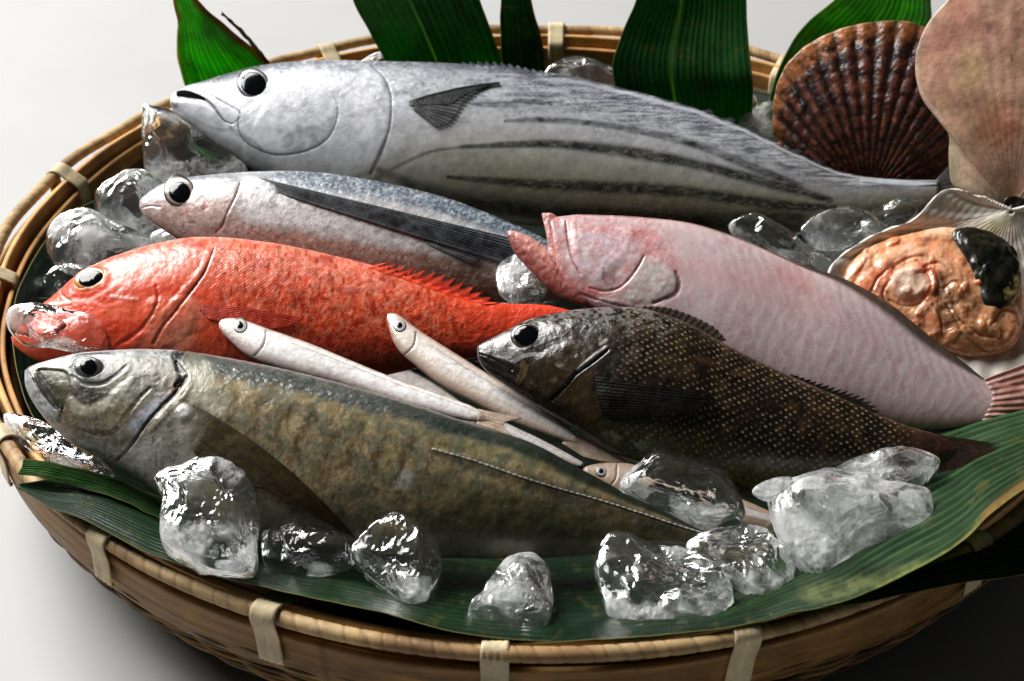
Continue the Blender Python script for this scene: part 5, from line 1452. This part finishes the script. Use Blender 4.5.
# ================================================================== SCALLOPS
def fan(name, hinge, outline, plane, parent, mat, dome, ribs, amp, colf, na=300, nr=80, thick=.0018, pw=.8, off=0.0, tree=True):
    p = smooth(outline, na)
    hx, hy = hinge
    r = np.linspace(0.02, 1, nr)
    A_ = np.arange(na) / (na - 1)
    X = hx + (p[None, :, 0] - hx) * r[:, None]
    Y = hy + (p[None, :, 1] - hy) * r[:, None]
    prof = np.sin(math.pi * r ** pw)[:, None] * np.sin(math.pi * np.clip(A_, 0.0, 1))[None] ** .5
    rib = np.cos(A_ * ribs * 2 * math.pi)[None] * r[:, None] ** .8
    gr = np.sin(r * 60 + 1.5 * fbm(r * 4, r * 0, 0, 3))[:, None] * .25
    ns = fbm(X / 5, Y / 5, 0, 14) - .5
    V = plane.P(X, Y, (dome * prof + amp * rib + gr * min(amp, 1) + ns * amp * .8 + off) * MPP)
    C = colf(X, Y, r[:, None] * np.ones_like(X), A_[None] * np.ones_like(X), np.cos(A_ * ribs * 2 * math.pi)[None] * np.ones_like(X))
    o = mk(name, V.reshape(-1, 3), gridF(nr, na), mat, parent, C.reshape(-1, 3), tree=tree)
    solid(o, thick)
    return o


def brown_scallop():
    pl = Plane(868, 200, .066, 60, -14)
    root = thing('brown_scallop', 'closed dark brown scallop with coarse ribs and an orange rim standing at the back right', 'scallop', pl.P(868, 190, 0))

    def colf(X, Y, R_, A_, rb):
        c = np.ones(X.shape + (3,)) * srgb((42, 21, 15))
        n = fbm(X / 7, Y / 7, 0, 2)[..., None]
        n3 = fbm(X / 3, Y / 3, 0, 12)[..., None]
        c = c * (1 - .6 * sstep(.45, .7, n)) + srgb((110, 52, 34)) * .6 * sstep(.45, .7, n)
        k = (sstep(.0, .9, rb)[..., None] * sstep(.35, .6, n3)) * .55
        c = c * (1 - k) + srgb((128, 74, 54)) * k
        e = sstep(.87, .98, R_ + (n[..., 0] - .5) * .18)[..., None]
        c = c * (1 - e * .85) + srgb((190, 118, 66)) * e * .85
        d = (sstep(.99, 1.0, R_))[..., None]
        c = c * (1 - d * .6) + srgb((220, 190, 150)) * d * .6
        k = sstep(.3, -.6, rb)[..., None] * .5 if False else (1 - sstep(-.9, -.3, rb))[..., None] * .6
        return c * (1 - k) + srgb((26, 12, 9)) * k
    out = [(800, 205), (784, 172), (775, 140), (773.5, 113), (777, 88), (788, 64), (810, 44), (842, 29), (878, 22), (912, 23), (938, 38), (955, 66), (962, 100), (962, 140), (950, 176), (930, 205)]
    fan('upper_valve', (868, 202), out, pl, root, M['shellb'], 26, 23, 1.5, colf, na=420, nr=110)
    fan('lower_valve', (868, 202), out, pl, root, M['shellb'], -22, 19, 1.5, colf, na=200, nr=50, off=-3, tree=False)


def pink_scallop():
    pl = Plane(1012, 208, .105, 62, -22)
    root = thing('pink_scallop', 'large smooth pinkish tan scallop shell standing upright at the top right edge', 'scallop shell', pl.P(1008, 206, 0))

    def colf(X, Y, R_, A_, rb):
        s = Skin(X, Y, (214, 172, 144))
        s.front = np.ones(X.size, bool)
        s.poly([(925, 60), (935, 20), (960, -10), (990, 20), (985, 60), (965, 100), (940, 100)], (192, 120, 104), .6, 14, nz=.5, sc=16)
        s.poly([(960, 60), (975, 50), (985, 70), (972, 92), (958, 84)], (214, 184, 132), .7, 10)
        s.poly([(940, 90), (965, 96), (1000, 90), (1010, 140), (980, 150), (950, 120)], (150, 112, 66), .5, 14, nz=.4, sc=12)
        s.poly([(985, 110), (1010, 104), (1024, 130), (1000, 150), (985, 140)], (196, 112, 78), .6, 10, nz=.5, sc=8)
        s.poly([(980, -20), (1040, -20), (1050, 60), (1010, 70), (985, 30)], (150, 96, 82), .6, 14, nz=.5, sc=14)
        s.blob(1020, 62, 12, 9, (214, 176, 134), .5, soft=.8)
        s.stroke([(948, 140), (952, 160), (956, 184), (985, 196), (1020, 206)], [8, 14, 14, 14, 12], (212, 196, 166), .8, 1)
        s.stroke([(950, -4), (930, 24), (918, 52), (918, 78), (926, 100), (944, 120)], 2.2, (222, 196, 180), .7, .8)
        s.blob(1013, 60, 2, 1.6, (30, 16, 12), .95, soft=.2); s.blob(990, 30, 4, 6, (90, 54, 48), .5, nz=.3)
        c = s.c.reshape(X.shape + (3,))
        return c * (1 + .04 * rb[..., None] * sstep(.2, .5, R_)[..., None])
    out = [(985, 199), (968, 192), (953, 183.5), (950, 168), (949.5, 150), (950, 136), (943, 120), (925, 101), (917, 78), (917, 52), (928, 24), (948, 0), (975, -30), (1010, -48), (1050, -50), (1090, -30), (1115, 10), (1120, 60), (1100, 100), (1072, 125), (1068, 160), (1066, 195), (1040, 208)]
    fan('upper_valve', (1012, 208), out, pl, root, M['shellp'], 20, 30, .2, colf, na=320, nr=90, pw=.7)
    h = pillow('hinge_ligament', [(1004, 200), (1012, 196), (1022, 198), (1030, 204), (1026, 214), (1016, 220), (1006, 222), (1003, 212)], Plane(1015, 208, .118, 60), root, plain('ligament', (16, 14, 12), .35, .3), 6, 5, ice_shape(5), nr=20, na=30)


def open_scallop():
    pl = Plane(960, 300, .096, 30, 8)
    root = thing('open_scallop', 'opened white scallop half shell full of orange and dark glistening flesh at the right', 'scallop', pl.P(965, 300, -0.01))

    def colf(X, Y, R_, A_, rb):
        s = Skin(X, Y, (222, 214, 204))
        s.front = np.ones(X.size, bool)
        s.put(sstep(.5, .7, fbm(X.ravel() / 10, Y.ravel() / 10, 0, 5)), (196, 190, 176), .5)
        s.stroke([(950, 238), (980, 226), (1010, 218)], [6, 8, 6], (190, 178, 110), .5, 1, nz=.4)
        s.blob(1000, 226, 14, 8, (170, 156, 96), .5, soft=.8)
        s.stroke([(949, 190), (931, 201), (913, 219), (880, 232), (850, 249), (829, 270)], 2, (236, 232, 224), .6)
        return s.c.reshape(X.shape + (3,)) * (1 + .06 * rb[..., None])
    out = [(985, 198), (966, 192), (949, 188.5), (938, 194), (929, 203), (915, 218), (898, 226), (878, 233), (850, 249), (829, 270), (832, 305), (870, 345), (920, 368), (970, 380), (1005, 386), (1045, 372), (1080, 345), (1096, 300), (1090, 255), (1068, 225), (1050, 210), (1035, 204)]
    fan('shell', (1012, 210), out, pl, root, M['shellw'], -22, 26, 1.0, colf, na=320, nr=80, pw=.9)

    def lump(nm, poly, f, off, c1, c2, seed, mat='flesh', b=None, amp=.35, parent=root, sp=5.0, power=1.0):
        if nm in ('flesh_fold', 'gill', 'mantle_edge', 'adductor_muscle'):
            q_ = np.array(poly, float); poly = q_.mean(0) + (q_ - q_.mean(0)) * 1.32; off -= 3; f *= .85
        a, b_ = srgb(c1), srgb(c2)
        def cf(X, Y, d):
            k = sstep(.35, .65, fbm(X / sp, Y / sp, d[:, 2], seed))[:, None]
            return a * (1 - k) + b_ * k
        def sh(d):
            n = fbm(d[:, 0] * 2.6 + seed, d[:, 1] * 2.6, d[:, 2] * 2.6, seed, 4) - .5
            return 1 + n * .18, 1 + n * amp * 2
        return pillow(nm, poly, pl, parent, M[mat], f, f * .6, sh, cf, nr=40, na=72, off=off, power=power)
    def soft(s):
        x, y, w, u = s.px, s.py, s.w, s.u
        n = fbm(x / 7, y / 7, 0, 3); n2 = fbm(x / 3.2, y / 3.2, 0, 13)
        s.put(sstep(.4, .62, n), (232, 164, 118), .8)
        s.put(sstep(.5, .64, n2), (226, 110, 62), .6)
        s.put(sstep(950, 975, x) * sstep(.45, .6, w), (150, 96, 52), .7)
        # rim of the mantle
        s.stroke([(846, 285), (862, 258), (890, 242), (920, 236), (950, 238)], [4, 5, 5, 4, 3], (206, 150, 108), .7, .8, disp=3)
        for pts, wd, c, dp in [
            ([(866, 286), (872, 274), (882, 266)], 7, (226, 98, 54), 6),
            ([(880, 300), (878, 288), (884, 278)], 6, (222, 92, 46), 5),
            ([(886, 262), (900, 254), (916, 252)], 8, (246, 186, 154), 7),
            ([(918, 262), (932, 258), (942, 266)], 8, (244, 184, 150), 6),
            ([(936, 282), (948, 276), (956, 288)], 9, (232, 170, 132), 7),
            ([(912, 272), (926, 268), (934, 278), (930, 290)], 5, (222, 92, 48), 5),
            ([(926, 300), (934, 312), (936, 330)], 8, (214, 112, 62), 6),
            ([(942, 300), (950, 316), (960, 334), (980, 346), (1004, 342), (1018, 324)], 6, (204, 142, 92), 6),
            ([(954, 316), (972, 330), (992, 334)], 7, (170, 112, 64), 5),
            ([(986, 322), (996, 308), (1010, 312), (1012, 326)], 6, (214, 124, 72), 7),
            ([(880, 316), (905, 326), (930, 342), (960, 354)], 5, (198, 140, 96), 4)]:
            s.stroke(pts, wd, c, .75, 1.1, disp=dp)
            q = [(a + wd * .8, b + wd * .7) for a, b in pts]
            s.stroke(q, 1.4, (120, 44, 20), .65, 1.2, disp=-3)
        g = np.random.default_rng(5)
        for _ in range(46):
            bx, by = g.uniform(856, 1012), g.uniform(240, 346)
            c_ = [(244, 190, 160), (232, 120, 72), (246, 208, 184), (206, 104, 56), (238, 158, 112)][g.integers(5)]
            if bx > 945 and by > 290: c_ = [(176, 116, 66), (206, 142, 92), (140, 84, 44)][g.integers(3)]
            s.blob(bx, by, g.uniform(4, 11), g.uniform(3, 8), c_, .7, rot=g.uniform(0, 180), soft=.5, disp=g.uniform(1.5, 6))
        s.poly([(936, 276), (950, 284), (956, 300), (958, 322), (946, 330), (938, 312)], (84, 40, 20), .75, 4, disp=-6, nz=.3)  # shadow in the gap between folds painted dark brown
        s.stroke([(930, 232), (946, 230), (958, 233)], 5, (240, 206, 180), .8, 1, disp=4)
        s.blob(908, 284, 20, 17, (238, 208, 190), .95, soft=.3, disp=11)
        s.blob(904, 280, 9, 7, (246, 228, 216), .8, soft=.8)
        s.stroke([(916, 262), (928, 274), (930, 290), (922, 302)], 1.6, (216, 84, 40), .8, 1, disp=-2)
        s.stroke([(890, 300), (904, 306), (920, 304)], 1.4, (150, 70, 40), .7, 1, disp=-2)
        s.stroke([(900, 276), (912, 280), (916, 292)], .8, (206, 160, 140), .6)
        s.put(sstep(.5, .7, fbm(x / 5, y / 5, 0, 23)), (248, 204, 172), .5)
        s.c = s.c * .8 + srgb((252, 196, 150)) * .2
        s.disp = s.disp * .75 + (n - .5) * 3
    fp = Plane(960, 300, .096, 30, 8); fp.d = pl.d - 0.003
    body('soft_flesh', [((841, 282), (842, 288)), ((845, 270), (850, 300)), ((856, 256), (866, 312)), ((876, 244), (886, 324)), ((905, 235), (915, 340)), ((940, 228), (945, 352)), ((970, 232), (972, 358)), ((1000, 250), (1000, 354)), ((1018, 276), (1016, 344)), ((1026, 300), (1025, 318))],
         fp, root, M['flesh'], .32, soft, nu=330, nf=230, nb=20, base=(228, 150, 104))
    lump('digestive_gland', [(952, 246), (952, 234), (966, 231), (990, 238), (1010, 252), (1018, 272), (1012, 300), (998, 316), (980, 312), (970, 290), (962, 266)], 15, 7, (12, 17, 13), (34, 30, 18), 69, amp=.4)
    lump('gill', [(984, 300), (996, 282), (1008, 274), (1014, 290), (1006, 306), (992, 312)], 7, 14, (150, 140, 90), (92, 74, 38), 71, amp=.3)


brown_scallop(); open_scallop(); pink_scallop()

# ================================================================== ICE ON TOP
ice([(155, 480), (165, 470), (182, 466), (205, 455), (222, 455), (238, 468), (252, 485), (259, 512), (258, 545), (256, 571), (245, 576), (215, 573), (185, 560), (163, 545), (160, 520), (162, 500)],
    'big clear ice chunk at front left over the mackerel belly below the brown fin', 1, .62, 78, seed=101)
ice([(262, 536), (284, 520), (310, 516), (330, 527), (352, 548), (357, 565), (330, 575), (285, 576), (264, 566)],
    'dim low ice piece right of the front left ice chunk under the fin tip', 0, .5, 60, seed=102)
ice([(352, 562), (362, 540), (385, 524), (405, 519), (430, 530), (441, 555), (440, 580), (425, 604), (408, 609), (384, 592)],
    'clear dark ice chunk just right of the brown fin tip', 0, .62, 70, seed=103)
ice([(468, 614), (482, 600), (492, 580), (505, 562), (520, 557), (536, 557), (549, 572), (553, 603), (546, 630), (530, 640), (492, 638), (474, 628)],
    'bright upright ice chunk resting against the front rim above the middle binding', 2, .6, 60, seed=104, beta=6)
ice([(594, 566), (602, 546), (620, 538), (645, 546), (690, 560), (718, 574), (733, 598), (727, 620), (702, 632), (645, 637), (614, 621), (603, 600)],
    'large rounded clear ice chunk at the front rim right of the middle', 1, .55, 60, seed=105, beta=8)
ice([(620, 488), (634, 470), (656, 456), (700, 455), (720, 467), (732, 482), (744, 510), (740, 528), (712, 532), (680, 524), (645, 506)],
    'clear ice block covering the body of the hidden smelt', 0, .5, 85, seed=107, lift=.002)
ice([(684, 550), (698, 535), (735, 528), (765, 532), (780, 545), (790, 552), (797, 566), (790, 600), (782, 616), (766, 618), (752, 606), (732, 584), (704, 570)],
    'pointed ice chunk between the rounded front chunk and the big right block', 1, .55, 70, seed=106, beta=12)
ice([(828, 474), (848, 462), (880, 452), (910, 449), (938, 461), (936, 472), (918, 488), (900, 500), (860, 500), (832, 490)],
    'flat ice piece behind the biggest block reaching toward the grouper tail', 2, .55, 75, seed=109)
ice([(768, 498), (778, 485), (808, 474), (840, 470), (880, 482), (915, 487), (931, 495), (933, 522), (922, 532), (880, 548), (840, 566), (820, 578), (801, 566), (785, 548), (773, 526)],
    'biggest white frosted ice block on the ribbed leaf at the right', 3, .5, 80, seed=108)
ice([(752, 492), (762, 484), (776, 478), (792, 478), (786, 490), (768, 500)],
    'tiny bright ice chip at the upper left of the biggest block', 3, .5, 70, seed=110)
ice([(4, 416), (28, 418), (58, 428), (90, 450), (114, 474), (106, 482), (78, 476), (46, 462), (22, 446), (8, 432)],
    'long clear ice sliver on the left rim under the mackerel jaw', 0, .6, 80, seed=111)
ice([(7, 316), (16, 306), (42, 304), (74, 311), (98, 318), (108, 334), (106, 350), (84, 354), (52, 348), (26, 346), (10, 332)],
    'clear ice piece lying over the mouth of the red fish', 0, .4, 80, seed=112, beta=32)
ice([(499, 266), (512, 252), (534, 254), (546, 272), (544, 296), (524, 302), (504, 298), (496, 282)],
    'small sparkling ice piece between the flounder jaw and the red fish tail', 2, .6, 60, seed=113)

# ================================================================== LIGHT, WORLD, CAMERA
w = bpy.data.worlds.new('World'); SC.world = w; w.use_nodes = True
w.node_tree.nodes['Background'].inputs[0].default_value = (0.92, 1.0, 0.9, 1)
w.node_tree.nodes['Background'].inputs[1].default_value = 0.028


def area(name, loc, target, size, power, color, sy=None):
    l = bpy.data.lights.new(name, 'AREA')
    l.shape = 'RECTANGLE'; l.size = size; l.size_y = sy or size
    l.energy = power; l.color = color
    o = bpy.data.objects.new(name, l); COL.objects.link(o)
    o.location = loc
    o.rotation_euler = (Vector(target) - Vector(loc)).to_track_quat('-Z', 'Y').to_euler()
    return o


area('window_light', (-2.15, 1.66, 2.58), (0, 0.05, 0.05), 2.4, 335, (1.0, 0.985, 0.96))

cam = bpy.data.cameras.new('Camera')
cam.lens = 60; cam.sensor_width = 36; cam.clip_start = 0.01; cam.clip_end = 50
co = bpy.data.objects.new('Camera', cam); COL.objects.link(co)
co.location = CAM.tolist()
co.rotation_euler = (math.pi / 2 - EL, 0, 0)
cam.dof.use_dof = True
cam.dof.focus_distance = float((at_z(300, 380, .11) - CAM) @ FW)
cam.dof.aperture_fstop = 16
SC.camera = co
SC.view_settings.view_transform = 'Standard'
SC.view_settings.look = 'None'
SC.view_settings.exposure = 0
SC.cycles.max_bounces = 16
SC.cycles.transmission_bounces = 12
SC.cycles.glossy_bounces = 6
SC.cycles.caustics_refractive = True
SC.cycles.caustics_reflective = False
SC.cycles.sample_clamp_indirect = 30
SC.cycles.use_denoising = True
